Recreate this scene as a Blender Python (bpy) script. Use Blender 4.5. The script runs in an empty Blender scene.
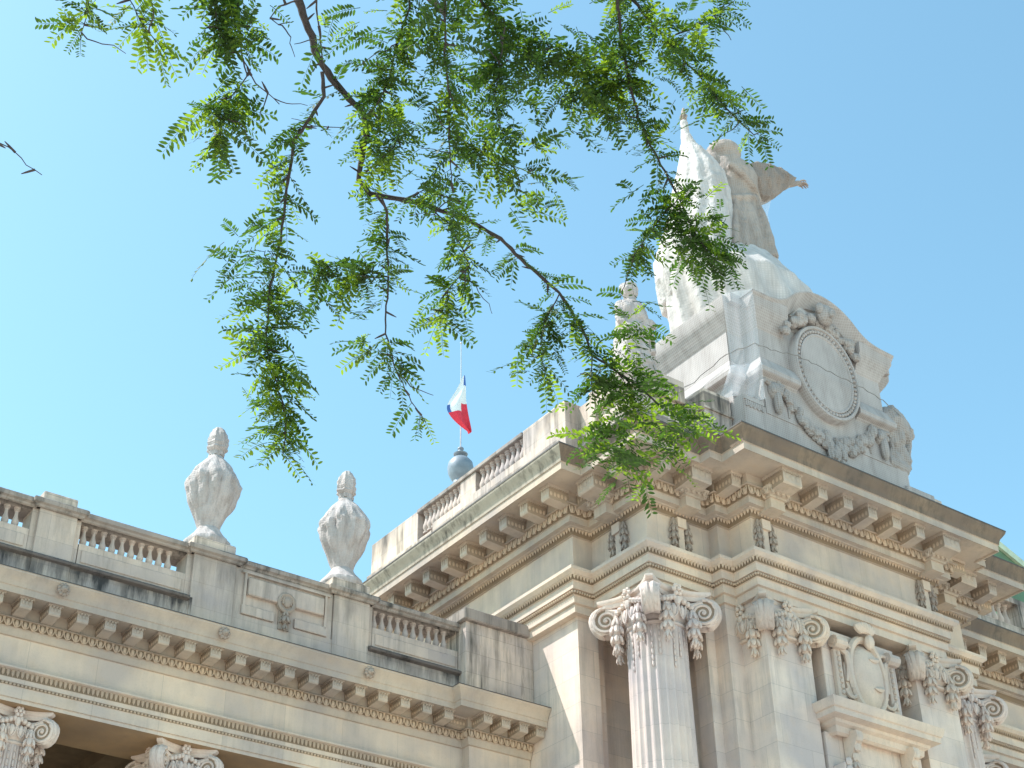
import bpy, bmesh, math, random
import numpy as np
from mathutils import Vector, Matrix, noise as mnoise

random.seed(7)
scene = bpy.context.scene
COL = scene.collection
PI = math.pi

# ------------------------------------------------------------------ camera
YAW, PITCH, ROLL, FPX = 0.63624, 0.59799, -0.017078, 1564.5
CAM = Vector((0, 0, 1.6))
cy_, sy_, cp_, sp_ = math.cos(YAW), math.sin(YAW), math.cos(PITCH), math.sin(PITCH)
fwd = Vector((sy_ * cp_, cy_ * cp_, sp_))
r0 = Vector((cy_, -sy_, 0))
u0 = r0.cross(fwd)
cr, sr = math.cos(ROLL), math.sin(ROLL)
rgt = cr * r0 + sr * u0
upv = -sr * r0 + cr * u0
cam_data = bpy.data.cameras.new('camera')
cam_data.sensor_width = 36.0
cam_data.lens = FPX / 1024 * 36.0
cam_data.clip_start = 0.1
cam_data.clip_end = 6000
cam = bpy.data.objects.new('camera', cam_data)
M = Matrix((rgt, upv, -fwd)).transposed().to_4x4()
M.translation = CAM
cam.matrix_world = M
COL.objects.link(cam)
scene.camera = cam

# ------------------------------------------------------------------ world, sun, exposure
SUN = Vector((-1.0, 0.73, 1.75)).normalized()          # towards the sun
elev = math.asin(SUN.z)
azim = math.atan2(SUN.x, SUN.y)
world = bpy.data.worlds.new('World')
scene.world = world
world.use_nodes = True
nt = world.node_tree
for n in list(nt.nodes):
    nt.nodes.remove(n)
wo = nt.nodes.new('ShaderNodeOutputWorld')
bg = nt.nodes.new('ShaderNodeBackground')
sk = nt.nodes.new('ShaderNodeTexSky')
sk.sky_type = 'NISHITA'
sk.sun_disc = False
sk.sun_elevation = elev
sk.sun_rotation = azim
sk.altitude = 0
sk.air_density = 1.0
sk.dust_density = 1.1
sk.ozone_density = 1.0
bg.inputs['Strength'].default_value = 0.15
tint = nt.nodes.new('ShaderNodeMix')
tint.data_type = 'RGBA'
tint.blend_type = 'MULTIPLY'
tint.inputs[0].default_value = 1.0
tint.inputs[7].default_value = (0.78, 1.03, 0.89, 1)
nt.links.new(sk.outputs[0], tint.inputs[6])
nt.links.new(tint.outputs[2], bg.inputs[0])
nt.links.new(bg.outputs[0], wo.inputs[0])
sd = bpy.data.lights.new('sun', 'SUN')
sd.energy = 3.0
sd.angle = math.radians(0.5)
sd.color = (1.0, 0.965, 0.93)
so = bpy.data.objects.new('sun', sd)
so.rotation_euler = SUN.to_track_quat('Z', 'Y').to_euler()
so.location = (-40, 30, 80)
COL.objects.link(so)
scene.view_settings.view_transform = 'Standard'
scene.view_settings.look = 'None'
scene.view_settings.exposure = 1.17
scene.view_settings.gamma = 1.0
scene.render.engine = 'CYCLES'
scene.cycles.max_bounces = 8
scene.cycles.diffuse_bounces = 5
scene.cycles.transparent_max_bounces = 16


# ------------------------------------------------------------------ picture point -> point in the place
def ray(px, py):
    return rgt * ((px - 512) / FPX) + upv * (-(py - 384) / FPX) + fwd


def at(px, py, axis, val):
    v = ray(px, py)
    return CAM + v * ((val - CAM[axis]) / v[axis])


def at_depth(px, py, d):
    v = ray(px, py)
    return CAM + v.normalized() * d


# ------------------------------------------------------------------ materials
def newmat(name):
    m = bpy.data.materials.new(name)
    m.use_nodes = True
    t = m.node_tree
    return m, t, t.nodes['Principled BSDF']


def N(t, kind, **kw):
    n = t.nodes.new(kind)
    for k, v in kw.items():
        setattr(n, k, v)
    return n


def mth(t, op, a, b=None, c=None):
    n = N(t, 'ShaderNodeMath', operation=op)
    for i, x in enumerate((a, b, c)):
        if x is None:
            continue
        if isinstance(x, (int, float)):
            n.inputs[i].default_value = x
        else:
            t.links.new(x, n.inputs[i])
    return n.outputs[0]


def mixc(t, fac, a, b, blend='MIX'):
    n = N(t, 'ShaderNodeMix', data_type='RGBA', blend_type=blend)
    for idx, x in ((0, fac), (6, a), (7, b)):
        if isinstance(x, (int, float)):
            n.inputs[idx].default_value = x
        elif isinstance(x, tuple):
            n.inputs[idx].default_value = (*x, 1)
        else:
            t.links.new(x, n.inputs[idx])
    return n.outputs[2]


def ramp(t, val, lo, hi):
    n = N(t, 'ShaderNodeMapRange')
    n.clamp = True
    n.inputs[1].default_value = lo
    n.inputs[2].default_value = hi
    t.links.new(val, n.inputs[0])
    return n.outputs[0]


def coords(t):
    """position, and (u, z) running along whichever wall the point lies on"""
    g = N(t, 'ShaderNodeNewGeometry')
    sp = N(t, 'ShaderNodeSeparateXYZ')
    t.links.new(g.outputs['Position'], sp.inputs[0])
    sn = N(t, 'ShaderNodeSeparateXYZ')
    t.links.new(g.outputs['True Normal'], sn.inputs[0])
    ax = mth(t, 'ABSOLUTE', sn.outputs[0])
    ay = mth(t, 'ABSOLUTE', sn.outputs[1])
    f = mth(t, 'GREATER_THAN', ax, ay)
    u = mth(t, 'ADD', mth(t, 'MULTIPLY', sp.outputs[1], f), mth(t, 'MULTIPLY', sp.outputs[0], mth(t, 'SUBTRACT', 1.0, f)))
    return g, sp, sn, u


def noise(t, vec, scale, detail=4.0, rough=0.55):
    n = N(t, 'ShaderNodeTexNoise')
    n.inputs['Scale'].default_value = scale
    n.inputs['Detail'].default_value = detail
    n.inputs['Roughness'].default_value = rough
    t.links.new(vec, n.inputs['Vector'])
    return n.outputs[0]


def scaled(t, vec, s):
    n = N(t, 'ShaderNodeVectorMath', operation='MULTIPLY')
    t.links.new(vec, n.inputs[0])
    n.inputs[1].default_value = s
    return n.outputs[0]


def stone(name, base, block=None, offset=(0.0, 0.0), joint=0.45, warm=0.25, streak=0.25, top_grime=0.8, bump=0.12,
          streak_col=(0.16, 0.145, 0.13), stain=None, speckle=0.12, joint_w=0.006, sunlit_x=None):
    m, t, p = newmat(name)
    g, sp, sn, u = coords(t)
    pos = g.outputs['Position']
    big = noise(t, pos, 0.55, 3)
    mid = noise(t, pos, 2.6, 5, 0.6)
    fine = noise(t, pos, 22, 5, 0.65)
    b = (base[0], base[1] * 0.905, base[2] * 0.90)
    lo = tuple(x * 0.8 for x in (b[0] * 0.98, b[1] * 1.0, b[2] * 1.06))
    hi = tuple(min(1, x * 1.12) for x in (b[0] * 1.03, b[1], b[2] * 0.93))
    col = mixc(t, ramp(t, big, 0.35, 0.65), lo, hi)
    col = mixc(t, mth(t, 'MULTIPLY', ramp(t, mid, 0.5, 0.75), warm), col, (b[0] * 1.02, b[1] * 0.86, b[2] * 0.66))
    bh = fine
    if block:
        cv = N(t, 'ShaderNodeCombineXYZ')
        t.links.new(mth(t, 'ADD', u, offset[0]), cv.inputs[0])
        t.links.new(mth(t, 'ADD', sp.outputs[2], offset[1]), cv.inputs[1])
        br = N(t, 'ShaderNodeTexBrick')
        br.inputs['Scale'].default_value = 1.0
        br.inputs['Brick Width'].default_value = block[0]
        br.inputs['Row Height'].default_value = block[1]
        br.inputs['Mortar Size'].default_value = joint_w
        br.inputs['Mortar Smooth'].default_value = 0.3
        br.inputs['Color1'].default_value = (0.83, 0.83, 0.85, 1)
        br.inputs['Color2'].default_value = (1.07, 1.045, 1.0, 1)
        br.inputs['Mortar'].default_value = (0.93, 0.93, 0.93, 1)
        t.links.new(cv.outputs[0], br.inputs['Vector'])
        # joints and tone only on upright faces
        upright = mth(t, 'SUBTRACT', 1.0, ramp(t, mth(t, 'ABSOLUTE', sn.outputs[2]), 0.5, 0.8))
        col = mixc(t, mth(t, 'MULTIPLY', upright, 0.75), col, br.outputs['Color'], 'MULTIPLY')
        jm = mth(t, 'MULTIPLY', mth(t, 'MULTIPLY', br.outputs['Fac'], joint), upright)
        col = mixc(t, jm, col, (0.12, 0.10, 0.08))
        bh = mth(t, 'SUBTRACT', fine, mth(t, 'MULTIPLY', br.outputs['Fac'], 0.8))
    if sunlit_x:        # lighter tone of the sunlit flank put into the colour
        col = mixc(t, mth(t, 'MULTIPLY', ramp(t, mth(t, 'MULTIPLY', sn.outputs[0], -1.0), 0.35, 0.6), mth(t, 'LESS_THAN', sp.outputs[0], 21.62)), col, sunlit_x)
    # rain streaks
    st = noise(t, scaled(t, pos, (5.0, 5.0, 0.35)), 1.0, 6, 0.7)
    patch = noise(t, scaled(t, pos, (0.9, 0.9, 0.6)), 1.0, 3)
    sm = mth(t, 'MULTIPLY', mth(t, 'MULTIPLY', ramp(t, st, 0.44, 0.68), ramp(t, patch, 0.38, 0.62)), min(1.0, streak * 1.5))
    blot = noise(t, scaled(t, pos, (1.7, 1.7, 1.1)), 1.0, 6, 0.68)
    col = mixc(t, mth(t, 'MULTIPLY', ramp(t, blot, 0.50, 0.72), 0.22), col, (b[0] * 0.55, b[1] * 0.55, b[2] * 0.56))
    col = mixc(t, sm, col, streak_col)
    col = mixc(t, mth(t, 'MULTIPLY', ramp(t, fine, 0.52, 0.7), speckle), col, (0.2, 0.18, 0.16))
    # lichen and soot on ledges open to the rain
    gn = noise(t, pos, 3.2, 6, 0.7)
    upf = ramp(t, sn.outputs[2], 0.35, 0.8)
    col = mixc(t, mth(t, 'MULTIPLY', mth(t, 'MULTIPLY', upf, ramp(t, gn, 0.32, 0.58)), top_grime), col, (0.055, 0.052, 0.05))
    if stain:
        for (z0, z1, amount, xs) in stain:        # run-off stains of a given height band
            n1 = noise(t, scaled(t, pos, (3.2, 3.2, 0.5)), 1.0, 5, 0.7)
            n2 = noise(t, scaled(t, pos, (0.75, 0.75, 0.1)), 1.0, 2)
            hh = ramp(t, sp.outputs[2], z0, z1)
            k = mth(t, 'ADD', n1, mth(t, 'MULTIPLY', hh, 0.32))
            k = mth(t, 'MULTIPLY', ramp(t, k, 0.57, 0.80), ramp(t, n2, 0.36, 0.56))
            k = mth(t, 'MULTIPLY', k, mth(t, 'LESS_THAN', sp.outputs[2], z1 + 0.02))
            k = mth(t, 'MULTIPLY', k, mth(t, 'MAXIMUM', mth(t, 'LESS_THAN', sp.outputs[0], xs[0]), mth(t, 'GREATER_THAN', sp.outputs[0], xs[1])))
            k = mth(t, 'MULTIPLY', k, amount)
            col = mixc(t, k, col, (0.03, 0.03, 0.033))
    t.links.new(col, p.inputs['Base Color'])
    p.inputs['Roughness'].default_value = 0.9
    p.inputs['Specular IOR Level'].default_value = 0.25
    bp = N(t, 'ShaderNodeBump')
    bp.inputs['Strength'].default_value = bump
    bp.inputs['Distance'].default_value = 0.04
    t.links.new(bh, bp.inputs['Height'])
    t.links.new(bp.outputs[0], p.inputs['Normal'])
    return m


LIME = (0.47, 0.415, 0.325)
M_wall = stone('limestone_wall', (0.68, 0.63, 0.575), block=(1.9, 0.74), offset=(0.3, 0.1), joint=0.35)
M_ent = stone('limestone_entablature', (0.65, 0.585, 0.495), block=(1.55, 40.0), offset=(0.2, 12.0), joint=0.3, streak=0.15)
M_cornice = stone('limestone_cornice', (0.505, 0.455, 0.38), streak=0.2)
M_recess = stone('dark_carving_ground', (0.28, 0.225, 0.155), streak=0.2, top_grime=0.3)  # darker brown ground behind the carved rows
M_modside = stone('dark_bracket_side', (0.38, 0.32, 0.245), streak=0.3, top_grime=0.2)  # darker brown for the two side faces of each bracket
M_soffit = stone('warm_bounce_soffit', (0.42, 0.31, 0.19), streak=0.1)  # orange bounce light under the beam put into the stone colour
M_capground = stone('dark_scroll_ground', (0.36, 0.30, 0.23), streak=0.1, top_grime=0.2)  # mid-brown ground of the scroll cheeks
M_ocarve = stone('carved_moulding', (0.55, 0.455, 0.345), streak=0.1, top_grime=0.2)
M_cyma = stone('weathered_cymatium', (0.215, 0.178, 0.14), block=(0.9, 40), offset=(0.1, 12), joint=0.45, streak=0.75, sunlit_x=(0.44, 0.375, 0.30), streak_col=(0.10, 0.085, 0.07))
M_orn = stone('carved_limestone', (0.62, 0.56, 0.485), streak=0.15, top_grime=0.35, speckle=0.2)
M_cap = stone('pale_capital_stone', (0.68, 0.62, 0.565), streak=0.1, top_grime=0.3, warm=0.15, speckle=0.15)
M_shaft = stone('column_shaft_stone', (0.70, 0.645, 0.60), block=(60, 0.88), offset=(20, 0.2), joint=0.35, streak=0.1, warm=0.1)
M_attic = stone('attic_limestone', (0.64, 0.585, 0.52), block=(1.3, 0.55), offset=(0.2, 0.25), joint=0.5, stain=((24.2, 25.1, 0.6, (1e3, -1e3)), (23.3, 24.0, 0.45, (1e3, -1e3))), streak=0.95, streak_col=(0.12, 0.105, 0.09))
M_wingattic = stone('wing_attic_stone', (0.58, 0.53, 0.475), block=(1.35, 0.62), offset=(0.35, 0.2), joint=0.25, streak=0.35,
                    stain=((17.25, 17.95, 0.9, (13.35, 18.05)), (18.2, 19.1, 0.3, (1e3, -1e3))))
M_coping = stone('weathered_coping', (0.36, 0.335, 0.305), streak=0.7, top_grime=1.0, streak_col=(0.05, 0.048, 0.045))
M_ledge = stone('sooty_ledge', (0.19, 0.175, 0.165), streak=0.9, top_grime=1.0, streak_col=(0.025, 0.025, 0.025))
M_baluster = stone('baluster_stone', (0.54, 0.49, 0.45), streak=0.3)
M_frieze = stone('grey_frieze_carving', (0.40, 0.355, 0.305), streak=0.3, speckle=0.3, top_grime=0.5)


def netting(name, base, warm=0.0, mesh_amt=0.16, crumple=0.0, freq=46.0, thread=(0.86, 0.86, 0.88)):
    m, t, p = newmat(name)
    g, sp, sn, u = coords(t)
    pos = g.outputs['Position']
    base = (base[0], base[1] * 0.95, base[2] * 0.93)
    big = noise(t, pos, 1.1, 4)
    st = noise(t, scaled(t, pos, (4, 4, 0.6)), 1.0, 5, 0.65)
    col = mixc(t, ramp(t, big, 0.35, 0.65), tuple(x * 0.86 for x in base), tuple(min(1, x * 1.06) for x in base))
    col = mixc(t, mth(t, 'MULTIPLY', ramp(t, st, 0.46, 0.7), 0.6), col, (base[0] * 0.6, base[1] * 0.56, base[2] * 0.53))
    # woven threads
    w1 = mth(t, 'ABSOLUTE', mth(t, 'SINE', mth(t, 'MULTIPLY', u, freq)))
    w2 = mth(t, 'ABSOLUTE', mth(t, 'SINE', mth(t, 'MULTIPLY', sp.outputs[2], freq)))
    thr = mth(t, 'MAXIMUM', ramp(t, w1, 0.8, 1.0), ramp(t, w2, 0.8, 1.0))
    col = mixc(t, mth(t, 'MULTIPLY', thr, mesh_amt), col, thread)
    if crumple:
        dn = noise(t, scaled(t, pos, (7, 7, 2.6)), 1.0, 6, 0.72)
        col = mixc(t, mth(t, 'MULTIPLY', ramp(t, dn, 0.48, 0.68), 0.42), col, (base[0] * 0.5, base[1] * 0.46, base[2] * 0.44))  # crease shadows put into the colour as dark noise
    t.links.new(col, p.inputs['Base Color'])
    p.inputs['Roughness'].default_value = 0.8
    p.inputs['Specular IOR Level'].default_value = 0.2
    bp = N(t, 'ShaderNodeBump')
    bp.inputs['Strength'].default_value = 0.25
    bp.inputs['Distance'].default_value = 0.05
    fold = noise(t, scaled(t, pos, (3.5, 3.5, 0.8)), 1.0, 5, 0.6)
    if crumple:
        bp.inputs['Strength'].default_value = 0.55
        bp.inputs['Distance'].default_value = 0.07
        vr = N(t, 'ShaderNodeTexVoronoi', feature='SMOOTH_F1')
        vr.inputs['Scale'].default_value = 4.0
        t.links.new(scaled(t, pos, (1, 1, 0.7)), vr.inputs['Vector'])
        fold = mth(t, 'ADD', fold, mth(t, 'MULTIPLY', vr.outputs[0], 0.7))
    t.links.new(mth(t, 'ADD', fold, mth(t, 'MULTIPLY', thr, 0.15)), bp.inputs['Height'])
    t.links.new(bp.outputs[0], p.inputs['Normal'])
    return m


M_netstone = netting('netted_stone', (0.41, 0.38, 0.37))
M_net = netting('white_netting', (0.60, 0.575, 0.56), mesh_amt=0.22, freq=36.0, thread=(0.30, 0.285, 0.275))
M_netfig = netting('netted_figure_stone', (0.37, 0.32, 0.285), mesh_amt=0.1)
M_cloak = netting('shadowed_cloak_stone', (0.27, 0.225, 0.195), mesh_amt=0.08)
M_urn = netting('wrapped_urn_cloth', (0.50, 0.465, 0.455), mesh_amt=0.05, crumple=1.0)


def sheer(name):
    m, t, p = newmat(name)
    p.inputs['Base Color'].default_value = (0.8, 0.8, 0.84, 1)
    p.inputs['Roughness'].default_value = 0.7
    tr = N(t, 'ShaderNodeBsdfTransparent')
    mx = N(t, 'ShaderNodeMixShader')
    mx.inputs[0].default_value = 0.28
    t.links.new(tr.outputs[0], mx.inputs[1])
    t.links.new(p.outputs[0], mx.inputs[2])
    t.links.new(mx.outputs[0], t.nodes['Material Output'].inputs[0])
    return m


M_sheer = sheer('sheer_netting')


def plain(name, col, rough=0.7, metal=0.0, var=0.15, sc=3.0):
    m, t, p = newmat(name)
    g = N(t, 'ShaderNodeNewGeometry')
    n = noise(t, g.outputs['Position'], sc, 4)
    c = mixc(t, ramp(t, n, 0.3, 0.7), tuple(x * (1 - var) for x in col), tuple(min(1, x * (1 + var)) for x in col))
    t.links.new(c, p.inputs['Base Color'])
    p.inputs['Roughness'].default_value = rough
    p.inputs['Metallic'].default_value = metal
    return m


M_zinc = plain('zinc_grey', (0.20, 0.235, 0.28), 0.5)
M_lead = plain('lead_flashing', (0.075, 0.07, 0.068), 0.7)
M_pole = plain('pole_paint', (0.45, 0.46, 0.48), 0.4)
M_blue = plain('flag_blue', (0.06, 0.14, 0.42), 0.8)
M_white = plain('flag_white', (0.82, 0.82, 0.82), 0.8, var=0.04)
M_red = plain('flag_red', (0.72, 0.04, 0.07), 0.8)
M_green = plain('green_copper_roof', (0.11, 0.19, 0.105), 0.6)
M_palegreen = plain('pale_green_rib', (0.50, 0.57, 0.42), 0.6)
M_glass = plain('roof_glazing', (0.25, 0.33, 0.36), 0.2)
M_rope = plain('dark_rope', (0.24, 0.225, 0.215), 0.9)
M_bark = plain('bark', (0.05, 0.04, 0.04), 0.95, var=0.35, sc=30)
M_gravel = plain('pale_gravel', (0.58, 0.515, 0.43), 0.95, var=0.2, sc=5)
M_pave = plain('pavement_stone', (0.56, 0.50, 0.42), 0.9, var=0.15, sc=2)
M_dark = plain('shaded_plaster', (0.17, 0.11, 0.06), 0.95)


def leafmat(name, col, trans, tcol):
    m, t, p = newmat(name)
    g = N(t, 'ShaderNodeNewGeometry')
    rnd = g.outputs['Random Per Island']
    c = mixc(t, rnd, tuple(x * 0.65 for x in col), tuple(x * 1.35 for x in col))
    t.links.new(c, p.inputs['Base Color'])
    p.inputs['Roughness'].default_value = 0.55
    p.inputs['Specular IOR Level'].default_value = 0.3
    tl = N(t, 'ShaderNodeBsdfTranslucent')
    c2 = mixc(t, rnd, tuple(x * 0.6 for x in tcol), tuple(min(1, x * 1.3) for x in tcol))
    t.links.new(c2, tl.inputs[0])
    mx = N(t, 'ShaderNodeMixShader')
    mx.inputs[0].default_value = trans
    t.links.new(p.outputs[0], mx.inputs[1])
    t.links.new(tl.outputs[0], mx.inputs[2])
    t.links.new(mx.outputs[0], t.nodes['Material Output'].inputs[0])
    return m


M_leaf = leafmat('leaf_green', (0.038, 0.074, 0.016), 0.38, (0.09, 0.20, 0.015))
M_leaf2 = leafmat('leaf_backlit', (0.095, 0.15, 0.02), 0.54, (0.28, 0.42, 0.02))  # bright yellow-green of backlit leaves put into the colour


# ------------------------------------------------------------------ mesh helpers
class MB:
    def __init__(self):
        self.v = []
        self.f = []
        self.m = []

    def add(self, vs, fs, mi=0):
        o = len(self.v)
        self.v.extend([tuple(x) for x in vs])
        for f in fs:
            self.f.append([i + o for i in f])
            self.m.append(mi)

    def box(self, x0, x1, y0, y1, z0, z1, mi=0, bev=0.0):
        if bev > 0:
            bm = bmesh.new()
            bmesh.ops.create_cube(bm, size=1.0)
            bmesh.ops.scale(bm, vec=(x1 - x0, y1 - y0, z1 - z0), verts=bm.verts)
            bmesh.ops.translate(bm, vec=((x0 + x1) / 2, (y0 + y1) / 2, (z0 + z1) / 2), verts=bm.verts)
            bmesh.ops.bevel(bm, geom=list(bm.edges), offset=bev, segments=1, affect='EDGES')
            bm.verts.index_update()
            self.add([v.co[:] for v in bm.verts], [[v.index for v in f.verts] for f in bm.faces], mi)
            bm.free()
            return
        vs = [(x, y, z) for z in (z0, z1) for y in (y0, y1) for x in (x0, x1)]
        self.add(vs, [(0, 2, 3, 1), (4, 5, 7, 6), (0, 1, 5, 4), (2, 6, 7, 3), (0, 4, 6, 2), (1, 3, 7, 5)], mi)

    def lathe(self, prof, seg=16, c=(0, 0, 0), mi=0, jit=None):
        vs, fs = [], []
        for i, (r, z) in enumerate(prof):
            for k in range(seg):
                a = 2 * PI * k / seg
                rr = r * (jit(i, k) if jit else 1)
                vs.append((c[0] + rr * math.cos(a), c[1] + rr * math.sin(a), c[2] + z))
        for i in range(len(prof) - 1):
            for k in range(seg):
                a, b = i * seg + k, i * seg + (k + 1) % seg
                fs.append((a, b, b + seg, a + seg))
        fs.append(list(range(seg))[::-1])
        fs.append([(len(prof) - 1) * seg + k for k in range(seg)])
        self.add(vs, fs, mi)

    def ball(self, c, r, seg=8, rings=5, mi=0, rot=None):
        if isinstance(r, (int, float)):
            r = (r, r, r)
        vs = []
        for i in range(rings + 1):
            th = PI * i / rings
            for k in range(seg):
                a = 2 * PI * k / seg
                p = Vector((r[0] * math.sin(th) * math.cos(a), r[1] * math.sin(th) * math.sin(a), r[2] * math.cos(th)))
                if rot:
                    p = rot @ p
                vs.append((c[0] + p.x, c[1] + p.y, c[2] + p.z))
        fs = []
        for i in range(rings):
            for k in range(seg):
                a, b = i * seg + k, i * seg + (k + 1) % seg
                fs.append((a, a + seg, b + seg, b))
        self.add(vs, fs, mi)

    def tube(self, pts, rad, seg=6, mi=0, flat=None):
        pts = [Vector(p) for p in pts]
        n = len(pts)
        if isinstance(rad, (int, float)):
            rad = [rad] * n
        vs, fs = [], []
        prev = None
        for i, p in enumerate(pts):
            d = (pts[min(i + 1, n - 1)] - pts[max(i - 1, 0)])
            if d.length < 1e-9:
                d = Vector((0, 0, 1))
            d.normalize()
            if prev is None:
                a = d.cross(Vector((0, 0, 1)))
                if a.length < 0.1:
                    a = d.cross(Vector((1, 0, 0)))
            else:
                a = prev - d * prev.dot(d)
            a.normalize()
            prev = a
            b = d.cross(a)
            for k in range(seg):
                t = 2 * PI * k / seg
                q = p + a * (rad[i] * math.cos(t)) + b * (rad[i] * math.sin(t))
                vs.append(q[:])
        for i in range(n - 1):
            for k in range(seg):
                a, b = i * seg + k, i * seg + (k + 1) % seg
                fs.append((a, b, b + seg, a + seg))
        fs.append(list(range(seg))[::-1])
        fs.append([(n - 1) * seg + k for k in range(seg)])
        self.add(vs, fs, mi)

    def prism(self, outline, axis, a0, a1, mi=0):
        """outline (p,q) in the plane across axis; extruded a0..a1"""
        def P(p, q, a):
            return {0: (a, p, q), 1: (p, a, q), 2: (p, q, a)}[axis]
        n = len(outline)
        vs = [P(p, q, a0) for p, q in outline] + [P(p, q, a1) for p, q in outline]
        fs = [list(range(n))[::-1], list(range(n, 2 * n))]
        for i in range(n):
            j = (i + 1) % n
            fs.append((i, j, n + j, n + i))
        self.add(vs, fs, mi)

    def sweep(self, prof, path, mi=0, closed=False):
        """prof: (d, z[, mat]) d = outward (left of travel is inside); path: xy list"""
        n = len(path)
        P = [Vector(p) for p in path]
        offs = []
        for i in range(n):
            if closed:
                a, b, c = P[i - 1], P[i], P[(i + 1) % n]
            else:
                a, b, c = P[max(i - 1, 0)], P[i], P[min(i + 1, n - 1)]
            d1 = (b - a) if (b - a).length > 1e-9 else (c - b)
            d2 = (c - b) if (c - b).length > 1e-9 else (b - a)
            d1.normalize()
            d2.normalize()
            n1 = Vector((-d1.y, d1.x)) * -1
            n2 = Vector((-d2.y, d2.x)) * -1
            s = n1 + n2
            s = s / (1 + n1.dot(n2)) if (1 + n1.dot(n2)) > 1e-6 else n1
            offs.append(s)
        m = len(prof)
        vs = []
        for i in range(n):
            for q in prof:
                vs.append((P[i].x + offs[i].x * q[0], P[i].y + offs[i].y * q[0], q[1]))
        o = len(self.v)
        self.v.extend(vs)
        for i in range(n if closed else n - 1):
            j = (i + 1) % n
            for k in range(m - 1):
                self.f.append([o + i * m + k, o + j * m + k, o + j * m + k + 1, o + i * m + k + 1])
                self.m.append(prof[k][2] if len(prof[k]) > 2 else mi)
        if not closed:
            self.f.append([o + k for k in range(m)])
            self.m.append(mi)
            self.f.append([o + (n - 1) * m + k for k in range(m)][::-1])
            self.m.append(mi)
        return P, offs

    def build(self, name, mats, parent=None, smooth=35, fix=True):
        me = bpy.data.meshes.new(name)
        me.from_pydata(self.v, [], self.f)
        if not isinstance(mats, (list, tuple)):
            mats = [mats]
        for mm in mats:
            me.materials.append(mm)
        if len(mats) > 1:
            me.polygons.foreach_set('material_index', self.m)
        me.update()
        if fix:
            bm = bmesh.new()
            bm.from_mesh(me)
            bmesh.ops.recalc_face_normals(bm, faces=bm.faces)
            bm.to_mesh(me)
            bm.free()
        if smooth:
            me.polygons.foreach_set('use_smooth', [True] * len(me.polygons))
            me.set_sharp_from_angle(angle=math.radians(smooth))
        o = bpy.data.objects.new(name, me)
        COL.objects.link(o)
        if parent:
            o.parent = parent
        return o


def link_copy(src, parent, loc=None, rotz=None, scale=None):
    o = src.copy()
    COL.objects.link(o)
    o.parent = parent
    if loc is not None:
        o.location = loc
    if rotz is not None:
        o.rotation_euler = (0, 0, rotz)
    if scale is not None:
        o.scale = scale
    return o


def copy_tree(src, parent, loc=None, rotz=None):
    o = link_copy(src, parent, loc, rotz)
    for ch in list(src.children):
        copy_tree(ch, o)
    return o


def thing(name, label, cat, group=None, loc=(0, 0, 0)):
    o = bpy.data.objects.new(name, None)
    COL.objects.link(o)
    o.location = loc
    o['label'] = label
    o['category'] = cat
    if group:
        o['group'] = group
    return o


def tag(o, label=None, cat=None, group=None, kind=None):
    if label:
        o['label'] = label
    if cat:
        o['category'] = cat
    if group:
        o['group'] = group
    if kind:
        o['kind'] = kind
    return o


# ------------------------------------------------------------------ ornament pieces
def along(path, d, step, corner_gap=0.0):
    """points every `step` on the outline offset by d; gives (point, tangent, normal)"""
    P = [Vector(p) for p in path]
    n = len(P)
    out = []
    offs = []
    for i in range(n):
        a, b, c = P[max(i - 1, 0)], P[i], P[min(i + 1, n - 1)]
        d1 = (b - a) if (b - a).length > 1e-9 else (c - b)
        d2 = (c - b) if (c - b).length > 1e-9 else (b - a)
        d1.normalize(); d2.normalize()
        n1 = Vector((d1.y, -d1.x)); n2 = Vector((d2.y, -d2.x))
        offs.append((n1 + n2) / (1 + n1.dot(n2)))
    for i in range(n - 1):
        a = P[i] + offs[i] * d
        b = P[i + 1] + offs[i + 1] * d
        t = b - a
        L = t.length
        o = (P[i + 1] - P[i])
        if t.dot(o) <= 0 or L < step * 0.6:
            continue
        t.normalize()
        nn = Vector((t.y, -t.x))
        k = max(1, round(L / step))
        for j in range(k):
            out.append((a + t * (L * (j + 0.5) / k), t, nn, L / k))
    return out


def egg_row(mb, path, d, z, step, h, depth, lo=None, mi=2):
    """egg-and-dart: half eggs in cups with a dart between"""
    for (p, t, nn, s) in along(path, d, step):
        if lo and not lo(p):
            continue
        rot = Matrix(((t.x, nn.x, 0), (t.y, nn.y, 0), (0, 0, 1)))
        mb.ball((p.x, p.y, z), (s * 0.29, depth, h * 0.5), 8, 5, mi, rot)
        # cup ring
        pts = []
        for k in range(7):
            a = PI * (1.0 + k / 6.0)
            q = p + t * (s * 0.43 * math.cos(a)) + nn * depth * 0.55
            pts.append((q.x, q.y, z + h * 0.15 + h * 0.62 * math.sin(a)))
        pts = [(pts[0][0], pts[0][1], z + h * 0.5)] + pts + [(pts[-1][0], pts[-1][1], z + h * 0.5)]
        mb.tube(pts, s * 0.085, 4, mi)


def bead_row(mb, path, d, z, step, r, lo=None):
    for (p, t, nn, s) in along(path, d, step):
        if lo and not lo(p):
            continue
        rot = Matrix(((t.x, nn.x, 0), (t.y, nn.y, 0), (0, 0, 1)))
        mb.ball((p.x, p.y, z), (s * 0.36, r, r), 6, 4, 2, rot)


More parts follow.
